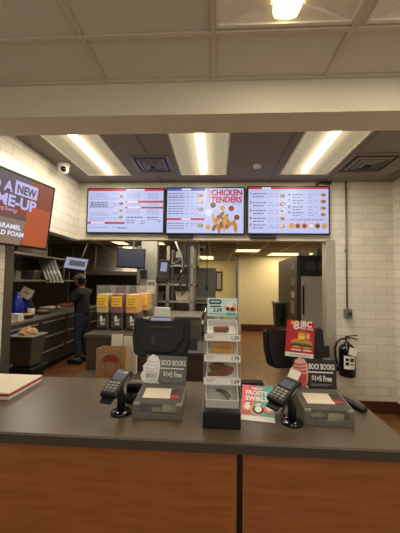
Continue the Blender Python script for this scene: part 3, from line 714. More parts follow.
for x, y, s_, c1 in ((.17, .075, .027, TAN), (.5, .065, .034, CHOC), (.83, .075, .027, TAN)):
    m = MB(); m.disc((cw * x, y, .0018), s_, TAN if c1 is CHOC else PINK, sy=1.0); m.disc((cw * x + .003, y + .002, .0024), s_ * .8, c1); m.disc((cw * x + .004, y + .005, .003), s_ * .5, S2, sy=1.2)
    m.poly([(cw * x - .012, y + s_ * .8, .0028), (cw * x + .012, y + s_ * .8, .0028), (cw * x + .018, y + s_ * 1.3, .0028), (cw * x - .004, y + s_ * 1.15, .0028)], S2); m.build('cup_picture', t)
t = thing('card_holder', 'low dark grey ridged box behind the leaning swirls card', 'box', (.205, 1.665, CT))
m = MB(); m.box((0, 0, .04), (.145, .07, .08), DGREY, .008); m.build('casing', t)
m = MB()
for k in range(4): m.b2((-.068, -.030 + .016 * k, .080), (.068, -.022 + .016 * k, .087), BLACKM, .002)
m.build('ridges', t)

# point of sale monitors seen from behind
def pos(loc, rz, label, w, h, zc, tilt, bowl=True):
    t = thing('till_monitor', label, 'till monitor', loc, group='till monitors', rz=rz)
    R = Matrix.Rotation(tilt, 4, 'X'); mx = Matrix.Translation((0, 0, zc)) @ R
    def rounded(k, kb, hh):
        pts = [(-w * .5 * k, hh * .42), (-w * .47 * k, hh * .5), (-w * .2, hh * .46), (w * .2, hh * .46), (w * .47 * k, hh * .5), (w * .5 * k, hh * .42), (w * .5 * k, -hh * .05)]
        for q in range(7): a = -PI / 2 * q / 6; pts.append((w * (.5 * kb - .14) + w * .14 * math.cos(a), -hh * .5 + w * .12 + w * .12 * math.sin(a)))
        for q in range(7): a = -PI / 2 - PI / 2 * q / 6; pts.append((-w * (.5 * kb - .14) + w * .14 * math.cos(a), -hh * .5 + w * .12 + w * .12 * math.sin(a)))
        pts.append((-w * .5 * k, -hh * .05)); return pts
    m = MB(); m.prism(rounded(1, .94, h), 'y', -.02, .026, BLACKM); m.prism(rounded(.96, .88, h * .94), 'y', -.04, -.0195, BLACKM)
    if bowl: m.prism(rounded(.8, .6, h * .74), 'y', -.07, -.0495, BLACKM)
    m.build('casing', t, mx=mx)
    m = MB(); m.rect(-w / 2 + .02, -h / 2 + .02, w / 2 - .02, h / 2 - .02, 0, S_DIM); s = m.build('screen', t, mx=mx @ Matrix.Translation((0, .0262, 0)) @ Matrix.Rotation(-PI / 2, 4, 'X'))
    m = MB(); yy = -.072 if bowl else -.042; m.box((0, yy, .055), (w * .42, .008, .012), DGREY, .002); m.box((-w * .10, yy, -.02), (.02, .006, .05), DGREY); m.build('cable_cover', t, mx=mx)
    m = MB(); m.tube([(0, -.02, .02), (0, -.035, zc * .5), (0, -.02, zc - h * .3)], [.035, .03, .03], BLACK, n=10); m.build('neck', t)
    m = MB(); m.lathe([(.095, 0), (.098, .008), (.09, .016), (.03, .024)], (0, 0, 0), BLACK, n=28, sx=1.6, sy=.85); m.build('foot', t)
    m = MB(); m.b2((w * .5 - .004, -.02, -.07), (w * .5 + .045, .01, .0), BLACK, .004); m.build('card_reader', t, mx=mx)
    return t
pos((-.322, 1.73, CT), 0.0, 'black back of the till monitor with white customer display, left till', .345, .225, .305, -.25)
pos((.475, 1.765, CT), .30, 'black back of the till monitor behind the red burger poster, right till', .375, .225, .262, -.12, False)
t = thing('customer_display', 'small white customer display standing on the left till monitor', 'customer display', (-.325, 1.745, CT + .395))
m = MB(); m.box((0, -.02, .022), (.15, .03, .022), LGREY, .004); m.build('base', t)
m = MB(); m.box((.0, 0, .06), (.095, .03, .06), WHITE, .006); m.build('casing', t)
m = MB(); m.b2((-.06, -.0365, .014), (.06, -.0355, .03), S_PALE); m.build('display', t)

# burger poster on the right till
pl = at(285.0, 355.5, 1.60)
t = thing('burger_poster', 'red burger poster reading 8 JBC fixed to the right till monitor', 'poster', pl, basis=((1, 0, -.085), (.06, .10, 1)))
pw, ph = .152, .195
m = MB(); m.b2((0, 0, -.0015), (pw, ph, 0), RED); m.build('sheet', t)
m = MB(); m.rect(0, 0, pw, .022, .0006, S2); m.rect(.02, .008, .13, .012, .001, MUTE); m.build('footer', t)
m = MB(); m.text('$', .022, .172, .028, YLABEL, .001, bold=.02); m.text('8', .036, .148, .062, S2, .001, bold=.03); m.text('JBC', .074, .165, .043, S2, .001, bold=.04, sx=.95); m.text('MEAL DEAL', .074, .150, .017, S2, .001, bold=.02, sx=.8)
m.rect(.03, .034, .085, .041, .001, S2); m.rect(.095, .034, .14, .041, .001, S2); m.build('lettering', t)
for x, y in ((.058, .068), (.112, .066)):
    m = MB(); m.disc((x, y + .01, .001), .03, BUN, sy=.62); m.disc((x, y, .0014), .03, GREEN, sy=.3); m.disc((x, y - .006, .0018), .028, CHOC, sy=.28); m.disc((x, y - .014, .0022), .026, BUN, sy=.3); m.build('burger_picture', t)
m = MB(); m.rect(.065, .095, .10, .13, .0008, YLABEL)
for k in range(6): m.rect(.066 + .006 * k, .115, .069 + .006 * k, .138 + .004 * (k % 2), .0012, BUN)
m.rect(.105, .10, .128, .13, .0008, TAN); m.build('fries_picture', t)

# black handset lying at the counter's right
t = thing('handset', 'long black handset lying behind the right donation box at the counter edge', 'handset', (.715, 1.63, CT), rz=math.radians(-72))
m = MB(); m.box((0, 0, .014), (.26, .042, .024), BLACKM, .010, seg=3); m.build('grip', t)
m = MB(); m.box((-.105, 0, .024), (.06, .05, .03), BLACK, .010, seg=3); m.build('head', t)

# ------------------------------------------------------------------ behind the counter
t = thing('back_cabinet', 'dark brown back counter cabinet behind the paper bag', 'cabinet', (-.86, 2.95, 0))
m = MB(); m.b2((-.40, -.18, 0), (.46, .66, .93), BROWNM); m.build('carcass', t)
m = MB(); m.b2((-.42, -.20, .93), (.48, .68, .965), STEELD, .003); m.build('worktop', t)
m = MB(); m.b2((-.40, -.6, .0), (.46, -.181, .62), BROWNM, .003); m.build('ledge', t)
m = MB(); m.b2((-.03, -.186, .05), (-.024, -.1795, .92), BLACKM); m.build('panel_seam', t)
t = thing('low_cabinet', 'low dark cabinet with plain front to the left of the pastry display', 'cabinet', (-.13, 2.85, 0))
m = MB(); m.b2((-.22, -.15, 0), (.16, .35, .80), BROWNM); m.build('carcass', t)
m = MB(); m.b2((-.23, -.16, .80), (.17, .36, .83), STEELD, .003); m.build('top', t)

# paper bags
def bag(loc, w, d, h, label, logo, mt, rz=0):
    t = thing('paper_bag', label, 'paper bag', loc, group='paper bags on the back counter', rz=rz)
    m = MB(); a, b = w / 2, d / 2; th = .002
    m.b2((-a, -b, 0), (a, -b + th, h), mt); m.b2((-a, b - th, 0), (a, b, h - .004), mt)
    for s in (-1, 1):
        m.poly([(s * a, -b, 0), (s * (a - .014), 0, 0), (s * (a - .02), 0, h), (s * a, -b, h)], mt); m.poly([(s * (a - .014), 0, 0), (s * a, b, 0), (s * a, b, h), (s * (a - .02), 0, h)], mt)
    m.rect(-a, -b, a, b, .002, mt); m.build('sack', t)
    if logo:
        m = MB(); y = -b - .001
        def V(x, z): return (x, y, z)
        cz = h * .50; n = 36
        for r0, r1 in ((.088, .094),):
            for k in range(n):
                q0, q1 = 2 * PI * k / n, 2 * PI * (k + 1) / n
                m.poly([V(r0 * math.cos(q0), cz + r0 * math.sin(q0)), V(r1 * math.cos(q0), cz + r1 * math.sin(q0)), V(r1 * math.cos(q1), cz + r1 * math.sin(q1)), V(r0 * math.cos(q1), cz + r0 * math.sin(q1))], LOGO)
        # plain filled dome over a smaller inner ring
        m.poly([V(.072 * math.cos(q), cz + .02 + .072 * math.sin(q)) for q in [PI * k / 16 for k in range(17)]] + [V(-.04, cz + .03), V(0, cz + .036), V(.04, cz + .03)], LOGO)
        for k in range(n):
            q0, q1 = 2 * PI * k / n, 2 * PI * (k + 1) / n; r0, r1 = .048, .054
            m.poly([V(r0 * math.cos(q0), cz - .012 + r0 * math.sin(q0)), V(r1 * math.cos(q0), cz - .012 + r1 * math.sin(q0)), V(r1 * math.cos(q1), cz - .012 + r1 * math.sin(q1)), V(r0 * math.cos(q1), cz - .012 + r0 * math.sin(q1))], LOGO)
        m.build('emblem', t, 'faded red round emblem')
    return t
bag((-.890, 2.50, .622), .258, .13, .285, 'brown kraft paper bag with red round emblem behind the counter', True, KRAFT)
bag((-.93, 2.70, .622), .10, .03, .36, 'pale folded paper bag standing behind the brown bag, left of the pair', False, PAPER, .1)
bag((-.80, 2.70, .622), .13, .03, .345, 'pale folded paper bag standing behind the brown bag, right of the pair', False, PAPER, -.1)

# juice dispensers
DY = 3.12
def juice(x, jm, label):
    t = thing('juice_dispenser', label, 'drink dispenser', (x, DY, .965), group='juice dispensers')
    m = MB(); m.b2((-.068, -.09, 0), (.068, .12, .175), STEELD, .008); m.build('base', t)
    m = MB(); m.b2((-.045, -.14, 0), (.045, -.09, .025), BLACK, .004); m.build('drip_tray', t)
    m = MB(); m.b2((-.07, -.12, .175), (.07, .10, .46), CLEAR, .012); m.build('tank', t)
    m = MB(); m.b2((-.062, -.112, .18), (.062, .09, .38), jm, .01); m.build('juice', t)
    m = MB(); m.b2((-.055, -.1225, .25), (.055, -.1205, .36), YLABEL); m.build('label_panel', t, 'yellow label')
    m = MB()
    for k in range(3): m.b2((-.045, -.1245, .27 + .028 * k), (.03 + .005 * k, -.123, .276 + .028 * k), RED)
    m.build('print', t)
    m = MB(); m.box((0, -.01, .467), (.146, .226, .016), SMOKE, .005); m.build('lid', t)
    m = MB(); m.cyl((0, -.09, .155), (0, -.13, .15), .014, BLACK); m.box((0, -.135, .12), (.022, .02, .06), WHITE, .004); m.build('tap', t)
    m = MB(); m.b2((-.02, -.0925, .05), (.025, -.0905, .075), WHITE); m.b2((-.02, -.0925, .09), (.025, -.0905, .115), WHITE); m.build('price_label', t)
    return t
PALEJ = mat('pale lemonade', (226, 196, 110), 0.3, var=0.08)
for i, (px, jm, lab) in enumerate(((106.5, PALEJ, 'juice dispenser of pale lemonade, nearest the kitchen worker'), (120.5, JUICER, 'juice dispenser of red punch between two yellow ones'), (135, JUICE, 'juice dispenser of orange juice, nearest the till'))):
    juice(at(px, 300, DY).x, jm, lab)
o = dup(bpy.data.objects['juice_dispenser.002'], (at(145, 300, 3.42).x, 3.42, .965), 'juice dispenser of orange juice standing behind the front row')
t = thing('storage_bin', 'white lidded container with cream handle beside the juice dispensers', 'container', (at(158, 318, 3.05).x, 3.05, .965))
m = MB(); m.box((0, 0, .06), (.28, .2, .12), WHITE, .012); m.build('tub', t)
m = MB(); m.box((0, 0, .127), (.29, .21, .018), LGREY, .006); m.build('lid', t)
m = MB(); m.tube([(-.03, 0, .13), (-.03, 0, .19), (-.01, 0, .215), (.06, 0, .215), (.08, 0, .19), (.08, 0, .13)], .013, CREAMP); m.build('handle', t)
t = thing('paper_stack', 'white paper pad on the black worktop left of the white container', 'paper', (at(146, 318, 2.98).x - .06, 2.93, .965))
m = MB(); m.box((0, 0, .03), (.10, .08, .06), PAPER, .004); m.build('pad', t)
m = MB(); m.b2((-.05, -.041, .02), (.05, -.0395, .035), MUTE); m.build('band', t)

# prep line at the left
PX = -2.73
t = thing('prep_counter', 'long stainless prep counter with drawers along the left of the kitchen', 'counter', (PX, 5.1, 0))
m = MB(); m.b2((-.7, -1.55, .10), (-.02, 1.6, .86), STEELD); m.build('carcass', t)
m = MB(); m.b2((-.74, -1.58, .86), (.0, 1.62, .90), STEEL, .004); m.build('worktop', t)
m = MB(); m.b2((-.66, -1.5, 0), (-.08, 1.55, .10), BLACKM); m.build('plinth', t)
for r in range(3):
    for c in range(4):
        y0 = -1.52 + .78 * c; z0 = .14 + .235 * r
        m = MB(); m.b2((-.02, y0, z0), (.0, y0 + .74, z0 + .21), DGREY, .003); d = m.build('drawer', t)
        m = MB(); m.b2((.0, y0 + .03, z0 + .175), (.022, y0 + .71, z0 + .195), STEEL, .004); m.build('handle', d)
# wall shelf with things over the prep line
t = thing('over_shelf', 'dull steel shelf unit above the prep counter at far left', 'shelf', (-3.05, 4.6, .90))
for y in (-1.0, 1.5):
    for x in (-.18, .18): m = MB(); m.cyl((x, y, 0), (x, y, 1.05), .016, STEELM, n=8); m.build('post', t)
for z in (.55, .95): m = MB(); m.b2((-.21, -1.05, z), (.21, 1.55, z + .03), STEELM, .003); m.build('shelf_board', t)
def P(px, py, Y): return at(px, py, Y)
def simple(name, label, cat, loc, parts, group=None, rz=0, rot=None):
    t = thing(name, label, cat, loc, group=group, rz=rz)
    if rot: t.rotation_euler = rot
    for nm, fn in parts:
        m = MB(); fn(m); m.build(nm, t)
    return t
# blue bags of supplies
BY_ = 4.0
for px, py, hgt, lab in ((17, 306, .36, 'crumpled blue plastic bag at the front of the prep counter'), (25, 300, .44, 'crumpled blue plastic bag behind the tilted card')):
    q = P(px, py, BY_ + (0.55 if px > 20 else .03)); z0 = .90
    m = MB(); t_ = bmesh.new(); bmesh.ops.create_icosphere(t_, subdivisions=3, radius=1)
    for v in t_.verts:
        v.co *= 1 + random.uniform(-.09, .09); v.co = Vector((v.co.x * .085, v.co.y * .09, max(-.98, v.co.z) * hgt / 2))
    m.merge(t_, BLUEBAG); m.tube([(0, 0, hgt * .42), (.01, 0, hgt * .5), (-.01, 0, hgt * .56)], [.03, .012, .04], BLUEBAG)
    o = m.build('plastic_bag'); o.location = (q.x, q.y, z0 + hgt / 2 * .98); tag(o, lab, 'bag', 'blue plastic bags on the prep counter')
q = P(26.5, 293, 4.35)
t = thing('hanging_card', 'tilted cream cardboard card hanging in front of the blue bags', 'card', q, basis=((.62, .5, -.45), (.45, .2, .65)))
m = MB(); m.tube([(.06, .08, 0), (-.02, .20, 0)], .003, STEELM); m.build('hanging_string', t)
m = MB(); m.b2((-.085, -.08, -.004), (.085, .08, .004), CREAMP); m.build('sheet', t)
m = MB(); m.rect(-.04, -.012, .04, .012, .0046, KRAFT); m.build('tape', t)
q = P(17, 320, 3.85)
simple('wrapper_box', 'white box of wrappers at the front end of the prep counter', 'box', (q.x - .02, 3.86, .90), [('carton', lambda m: m.box((0, 0, .05), (.14, .12, .10), PAPER, .004)), ('wrappers', lambda m: m.b2((-.06, -.05, .10), (.06, .05, .108), WHITE))])
simple('paper_sheets', 'loose white paper sheets lying on the front of the prep counter', 'paper', (-2.82, 3.72, .901), [('sheet', lambda m: m.box((0, 0, .004), (.17, .2, .006), PAPER)), ('sheet', lambda m: m.box((.01, .05, .010), (.15, .15, .005), WHITE, rot=Matrix.Rotation(.3, 3, 'Z')))])
q = P(16.5, 273, 4.5)
simple('white_carton', 'small white carton on the lower shelf above the blue bags', 'box', (q.x, q.y - .02, 1.48), [('carton', lambda m: m.box((0, 0, .07), (.12, .12, .14), PAPER, .004)), ('flap', lambda m: m.box((0, -.03, .148), (.12, .06, .004), WHITE, rot=Matrix.Rotation(.3, 3, 'X')))])
q = P(32, 275, 4.6)
simple('steel_pan', 'dark steel pan on the lower shelf beside the white carton', 'pan', (q.x, q.y, 1.48), [('pan', lambda m: m.box((0, 0, .07), (.20, .2, .14), STEELD, .01, taper=.85)), ('rim', lambda m: m.box((0, 0, .143), (.22, .22, .01), STEEL, .003))])
# slanted sleeve rack
q = P(54, 272.5, 4.85)
t = thing('hanging_sleeve_rack', 'rack of five slanted silver tubes above the prep counter', 'rack', (q.x, q.y, q.z))
for k in range(5):
    x = -.13 + .065 * k
    m = MB(); m.tube([(x - .15, .02, .21), (x + .07, -.08, -.16)], .025, TUBE, n=10); tb = m.build('chute', t)
    m = MB(); m.tube([(x + .07, -.08, -.16), (x + .077, -.083, -.172)], .027, WHITE, n=10); m.build('end_ring', tb)
m = MB(); m.box((-.02, .03, .09), (.36, .02, .03), STEELD, rot=Matrix.Rotation(0, 3, 'X')); m.b2((-.18, .04, -.9 if False else -.15), (-.16, .06, .10), STEELD); m.b2((.14, .04, -.15), (.16, .06, .10), STEELD); m.build('back_rail', t)
# tubs and trays on the prep line
for i, (px, py, Y, lab) in enumerate(((48, 312, 4.72, 'round steel pan of food on the prep counter, near the slanted tubes'), (37, 318, 4.18, 'small pan of yellow food on the prep counter'))):
    q = P(px, py, Y)
    simple('food_pan', lab, 'pan', (-2.93 if i == 0 else -2.86, Y, .90), [('pan', lambda m: m.lathe([(.10, 0), (.13, .05), (.14, .055)], (0, 0, 0), STEELD)), ('food', lambda m, i=i: m.lathe([(.12, .05), (.07, .07), (.02, .075)], (0, 0, 0), KRAFT if i == 0 else PASTRY))], 'food pans on the prep counter')
q = P(66, 303, 5.0)
simple('wrap_station', 'white tray of wrapped food in front of the kitchen worker', 'tray', (-2.99, 5.05, .90), [('tray', lambda m: m.box((0, 0, .04), (.26, .34, .08), STEELM, .01)), ('wrappers', lambda m: m.box((0, 0, .085), (.22, .3, .02), PAPER, .008))])
q = P(40, 276, 4.95)
t = thing('cup_stack', 'stack of white paper cups on the lower shelf beside the steel pan', 'cups', (-2.96, 5.0, 1.481))
m = MB()
for k in range(4): m.lathe([(.035, .03 * k), (.045, .03 * k + .08), (.047, .03 * k + .082)], (0, 0, 0), PAPER, n=16)
m.build('cup_body', t)
simple('dark_carton', 'dark open carton on the upper shelf over the prep counter', 'box', (-3.0, 4.5, 1.881), [('carton', lambda m: m.b2((-.13, -.2, 0), (.13, .2, .2), BROWNM, .004)), ('flap', lambda m: m.box((.13, 0, .23), (.004, .36, .08), KRAFT, rot=Matrix.Rotation(.4, 3, 'Y')))])
simple('paper_roll', 'white paper roll standing on the prep counter by the food pans', 'paper roll', (-2.95, 4.44, .901), [('roll', lambda m: m.lathe([(.05, 0), (.055, .004), (.055, .116), (.05, .12)], (0, 0, 0), PAPER)), ('core', lambda m: m.cyl((0, 0, .1195), (0, 0, .1215), .018, KRAFT))])
simple('utensil_jar', 'dark jar of steel utensils on the prep counter before the worker', 'jar', (-3.2, 4.78, .901), [('jar', lambda m: m.lathe([(.06, 0), (.07, .01), (.07, .16), (.066, .17)], (0, 0, 0), DGREY)), ('utensil', lambda m: m.tube([(0, 0, .1), (.06, -.03, .34)], .008, STEEL)), ('utensil', lambda m: m.tube([(.01, .02, .1), (-.04, .03, .36)], .008, STEEL)), ('utensil', lambda m: m.tube([(0, -.02, .1), (.0, -.07, .32)], .008, STEEL))])
# stainless bin of scraps
t = thing('scrap_bin', 'tapered stainless bin full of brown scraps on a black trolley', 'bin', (-2.38, 3.55, 0))
m = MB(); m.box((0, 0, .595), (.30, .30, .36), STEELB, .008, taper=.74); m.build('bucket', t)
m = MB(); m.box((0, 0, .782), (.325, .325, .02), STEEL, .006); m.build('rim', t)
m = MB(); m.b2((-.17, -.17, .34), (.17, .17, .40), BLACKM, .01); m.b2((-.14, -.14, .05), (.14, .14, .34), BLACKM); m.build('trolley', t)
for x in (-.13, .13):
    for y in (-.13, .13): m = MB(); m.cyl((x - .012, y, .03), (x + .012, y, .03), .03, BLACK); m.build('wheel', t)
m = MB(); t_ = bmesh.new(); bmesh.ops.create_icosphere(t_, subdivisions=3, radius=1)
for v in t_.verts: v.co *= 1 + random.uniform(-.2, .2); v.co = Vector((v.co.x * .10, v.co.y * .10, .79 + abs(v.co.z) * .08))
m.merge(t_, KRAFT); o = m.build('food_scraps'); o.location = (-2.38, 3.55, .006); tag(o, 'heap of brown scraps and paper in the stainless bin', 'scraps', kind='stuff')

# hoods
q0, q1 = P(55, 282, 6.3), P(140, 246, 6.3)
t = thing('range_hood', 'long stainless extractor hood over the fryers at the back of the kitchen', 'range hood', ((q0.x + q1.x) / 2 - .1, 6.7, 1.60))
w2 = (q1.x - q0.x) / 2 + .15
m = MB(); m.prism([(-.4, .09), (-.34, .70), (.6, .70), (.6, .09)], 'x', -w2, w2, STEELH)
for k in range(4): m.b2((-w2 + .08 + k * w2 * .48, -.405, .16), (-w2 + .095 + k * w2 * .48, -.36, .66), STEELD)
m.build('canopy', t)
m = MB(); m.b2((-w2 - .01, -.46, 0), (w2 + .01, .6, .09), STEELD, .005); m.build('lip', t)
t = thing('fryer', 'dark steel fryer under the extractor hood behind the worker', 'fryer', (-1.75, 6.75, 0))
m = MB(); m.b2((-.75, -.35, 0), (.6, .4, .88), STEELD, .01); m.build('cabinet', t)
m = MB(); m.b2((-.75, .3, .88), (.6, .4, 1.25), STEELD, .01); m.build('splash_back', t)
for x in (-.45, .15):
    m = MB(); m.b2((x - .2, -.25, .885), (x + .2, .2, .93), BLACKM); b_ = m.build('vat', t)
    m = MB(); m.tube([(x, -.2, .93), (x, -.35, 1.02), (x, -.5, 1.05)], .012, STEEL); m.build('basket_handle', b_)
for x in (-.38, .25): m = MB(); m.b2((x - .28, -.362, .12), (x + .28, -.35, .7), STEELM, .004); m.build('door', t)

# monitors over the line
q = P(76, 263.5, 4.7)
t = thing('order_screen', 'lit order screen tilted above the kitchen worker', 'screen', q, basis=((1, 0, -.12), (0, .25, 1)))
m = MB(); m.b2((-.20, -.105, -.03), (.20, .105, 0), BLACK, .004); m.build('casing', t)
m = MB(); m.rect(-.19, -.095, .19, .095, .001, S_PALE); m.rect(-.12, -.045, .16, .05, .002, S_DIM); m.build('display', t)
m = MB(); m.tube([(0, .08, -.03), (0, .1, -.12), (0, KZ - q.z, -.2)], .014, STEELD); m.build('ceiling_arm', t)
q = P(131, 258, 4.0)
t = thing('dark_monitor', 'dark switched-off monitor hanging above the juice dispensers', 'monitor', q, basis=((1, .1, -.03), (0, .1, 1)))
m = MB(); m.b2((-.20, -.145, -.04), (.20, .145, 0), BLACK, .006); m.build('casing', t)
m = MB(); m.rect(-.185, -.125, .185, .13, .001, S_DIM); m.build('display', t)
m = MB(); m.tube([(.0, .1, -.04), (.0, .13, -.1), (.02, KZ - q.z, -.12)], .014, DGREY); m.build('ceiling_arm', t)
m = MB(); m.tube([(.19, -.13, -.03), (.23, -.19, -.04), (.16, -.22, -.05), (.12, -.15, -.03)], .012, BLACK); m.build('cable', t)
q = P(163.5, 270, 3.9)
t = thing('hanging_terminal', 'small black order terminal with pale screen on a jointed arm', 'terminal', q, basis=((1, 0, -.05), (0, .2, 1)))
m = MB(); m.b2((-.075, -.16, -.05), (.085, .15, 0), BLACK, .012); m.box((0, -.14, .02), (.16, .09, .07), BLACKM, .012); m.build('casing', t)
m = MB(); m.rect(-.045, -.02, .045, .11, .001, S_PALE); m.build('display', t)
m = MB(); m.tube([(.0, .12, -.05), (.12, .10, -.06), (.24, .20, -.06), (.02, KZ - q.z - .01, -.06)], .016, STEELM); m.build('arm', t)
m = MB(); m.tube([(.24, .20, -.06), (.27, .02, -.05), (.2, -.12, -.05)], .02, DGREY); m.build('elbow', t)

# steel pass shelving in the middle
t = thing('pass_shelving', 'stainless pass-through shelving behind the tills in the middle of the kitchen', 'shelving', (-.78, 4.75, 0))
for x in (-.45, .02, .40):
    for y in (-.25, .25): m = MB(); m.b2((x - .025, y - .02, 0), (x + .025, y + .02, 2.05), STEEL, .003); m.build('post', t)
for z in (.25, .85, 1.15, 1.42, 1.72): m = MB(); m.b2((-.47, -.27, z), (.42, .27, z + .03), STEEL, .003); m.build('shelf_board', t)
m = MB(); m.b2((-.48, .26, .9), (.1, .28, 2.0), LGREY); m.build('back_sheet', t)
for i, (x, z, c, lab) in enumerate(((-.3, .88, WHITE, 'white tub on the lowest pass shelf in view'), (.22, .88, STEELD, 'dark pan on the lowest pass shelf in view'), (-.2, 1.18, STEELM, 'grey pan on the middle pass shelf'), (.24, 1.18, CREAMP, 'cream tub on the middle pass shelf'), (.2, 1.45, STEELD, 'dark pan on the upper pass shelf'))):
    simple('storage_tub', lab, 'tub', (-.78 + x, 4.7, z), [('tub', lambda m, c=c: m.box((0, 0, .07), (.22, .26, .14), c, .012, taper=.88)), ('rim', lambda m, c=c: m.box((0, 0, .141), (.24, .28, .012), c, .004))], 'tubs on the pass shelving')
simple('ticket_printer', 'grey ticket printer with white paper on the top pass shelf', 'printer', (-.60, 4.65, 1.751), [('casing', lambda m: m.box((0, 0, .07), (.18, .22, .14), DGREY, .02)), ('ticket', lambda m: m.box((0, -.10, .17), (.09, .003, .10), PAPER, rot=Matrix.Rotation(-.25, 3, 'X')))])
t = thing('hanging_hose', 'dark flexible hose hanging beside the pass shelving', 'hose', (-.47, 4.3, 1.2))
m = MB(); m.tube([(0, 0, KZ - 1.2), (.01, 0, .75), (.05, -.02, .45), (.04, -.03, .2), (-.03, -.03, .08), (-.07, -.02, .2), (-.05, 0, .38)], .016, DGREY); m.build('tube', t)
m = MB(); m.cyl((-.05, 0, .36), (-.045, 0, .46), .024, STEEL); m.build('nozzle', t)
q = P(207, 270, 5.4)
t = thing('hanging_pull_switch', 'thin black cord with small switch hanging in front of the stainless cabinet', 'cord', (q.x, 5.4, 1.32))
m = MB(); m.cyl((0, 0, .06), (0, 0, KZ - 1.321), .008, BLACK, n=8); m.build('cord', t)
m = MB(); m.box((0, 0, .04), (.035, .03, .09), BLACK, .01); m.build('switch', t)
q0, q1 = P(141, 300, 4.3), P(157, 300, 4.3)
t = thing('steel_column', 'wide pale steel column between the dark monitor and the pass shelving', 'column', ((q0.x + q1.x) / 2, 4.3, 0)); w2 = (q1.x - q0.x) / 2
m = MB(); m.b2((-w2, -.06, 0), (w2, .06, KZ - .002), LSTEEL, .006); m.build('cladding', t)
m = MB(); m.b2((-w2 * .2, -.066, 1.30), (w2 * .9, -.06, 1.50), PAPER); m.b2((-w2 * .1, -.068, 1.42), (w2 * .8, -.065, 1.48), MUTE); m.build('notice', t, 'white paper notice')
m = MB(); m.b2((-w2 * .9, -.10, 1.52), (-w2 * .2, -.06, 1.66), DGREY, .006); m.build('switch_box', t)
# stainless cabinet and upper unit
q0, q1 = P(188, 301, 6.2), P(216, 268, 6.2)
t = thing('steel_cabinet', 'tall stainless cabinet with flat door left of the dark picture frame', 'cabinet', ((q0.x + q1.x) / 2, 6.5, 0))
w2 = (q1.x - q0.x) / 2
m = MB(); m.b2((-w2, -.3, .0), (w2, .4, q1.z), BLUESTEEL, .006); m.build('carcass', t)
m = MB(); m.b2((-w2 + .01, -.32, q0.z), (w2 - .01, -.3, q1.z - .02), BLUESTEEL, .004); m.build('door', t)
m = MB(); m.box((-w2 * .35, -.335, q0.z + .32), (.03, .03, .08), BLACK, .008); m.build('handle', t)
m = MB(); m.b2((-w2 + .02, -.335, .75), (w2 - .3, -.32, q0.z - .03), STEELD); m.build('lower_door', t)
q0, q1 = P(180, 266, 5.6), P(198.5, 246, 5.6)
t = thing('exhaust_hood', 'hanging stainless exhaust box under the kitchen ceiling', 'exhaust hood', ((q0.x + q1.x) / 2, 5.85, q0.z))
w2 = (q1.x - q0.x) / 2; hh = KZ - q0.z
m = MB(); m.prism([(-w2, hh), (w2, hh), (w2, .0), (-w2 * .7, 0), (-w2, .12)], 'y', -.25, .3, BLUESTEEL); m.build('casing', t)
m = MB(); m.b2((-w2 * .7, -.26, -.012), (w2, .3, 0), STEELD); m.build('filter', t)
# dome camera on the kitchen ceiling
q = P(201, 243, 6.5)
t = thing('dome_camera', 'dark dome camera on the kitchen ceiling behind the middle menu screen', 'security camera', (q.x, 6.42, KZ))
m = MB(); m.lathe([(.10, 0), (.10, -.05), (.08, -.06)], (0, 0, 0), WHITE); m.build('mount', t)
m = MB(); m.ball((0, 0, -.07), .07, BLACKG); m.build('dome', t)
# black rack, left of the pastry display
q = P(200, 318, 5.2)
t = thing('wire_rack', 'black wire rack with dark shelves behind the tills', 'rack', (q.x, 5.45, 0))
for x in (-.16, .16):
    for y in (-.2, .2): m = MB(); m.cyl((x, y, 0), (x, y, 1.07), .014, BLACK, n=8); m.build('post', t)
for z in (.3, .5, .7, .88, 1.05): m = MB(); m.b2((-.18, -.22, z), (.18, .22, z + .025), BLACKM, .003); m.build('shelf_board', t)
t = thing('bag_sealer', 'low stainless unit on the black wire rack', 'appliance', (q.x, 5.42, 1.077))
m = MB(); m.box((0, 0, .06), (.3, .3, .12), STEEL, .01); m.build('casing', t)
m = MB(); m.box((0, -.155, .06), (.22, .012, .03), STEELD, .003); m.build('slot', t)
# stainless sink stand between left till and pastry display
t = thing('ice_station', 'stainless drink station edge with knobs beside the left till', 'drink station', (-.36, 3.95, 0))
m = MB(); m.b2((-.3, -.2, 0), (.16, .3, 1.02), STEELD, .008); m.build('cabinet', t)
m = MB(); m.b2((-.32, -.22, 1.02), (.18, .32, 1.05), STEEL, .004); m.build('top', t)
for k in range(3): m = MB(); m.cyl((.165 + .0, -.12 + .12 * k, .93), (.2, -.12 + .12 * k, .93), .022, STEEL); m.build('knob', t)

# far wall picture frame, door
q = P(219, 281, 10.9)
t = thing('picture_frame', 'narrow black picture frame on the far yellow wall', 'picture frame', (q.x, 10.97, q.z))
m = MB(); m.b2((-.12, -.02, -.37), (.12, .028, .37), BLACK, .004); m.build('frame', t)
m = MB(); m.b2((-.08, -.024, -.31), (.08, -.019, .31), MUTE); m.build('print', t)
m = MB(); m.b2((.60, 8.6, 0), (.675, 8.68, KZ - .001), LGREY, .004); m.b2((.595, 8.59, .95), (.68, 8.6, 1.25), GREY)
tag(m.build('metal_post'), 'slim grey metal post beside the corridor opening', 'post')

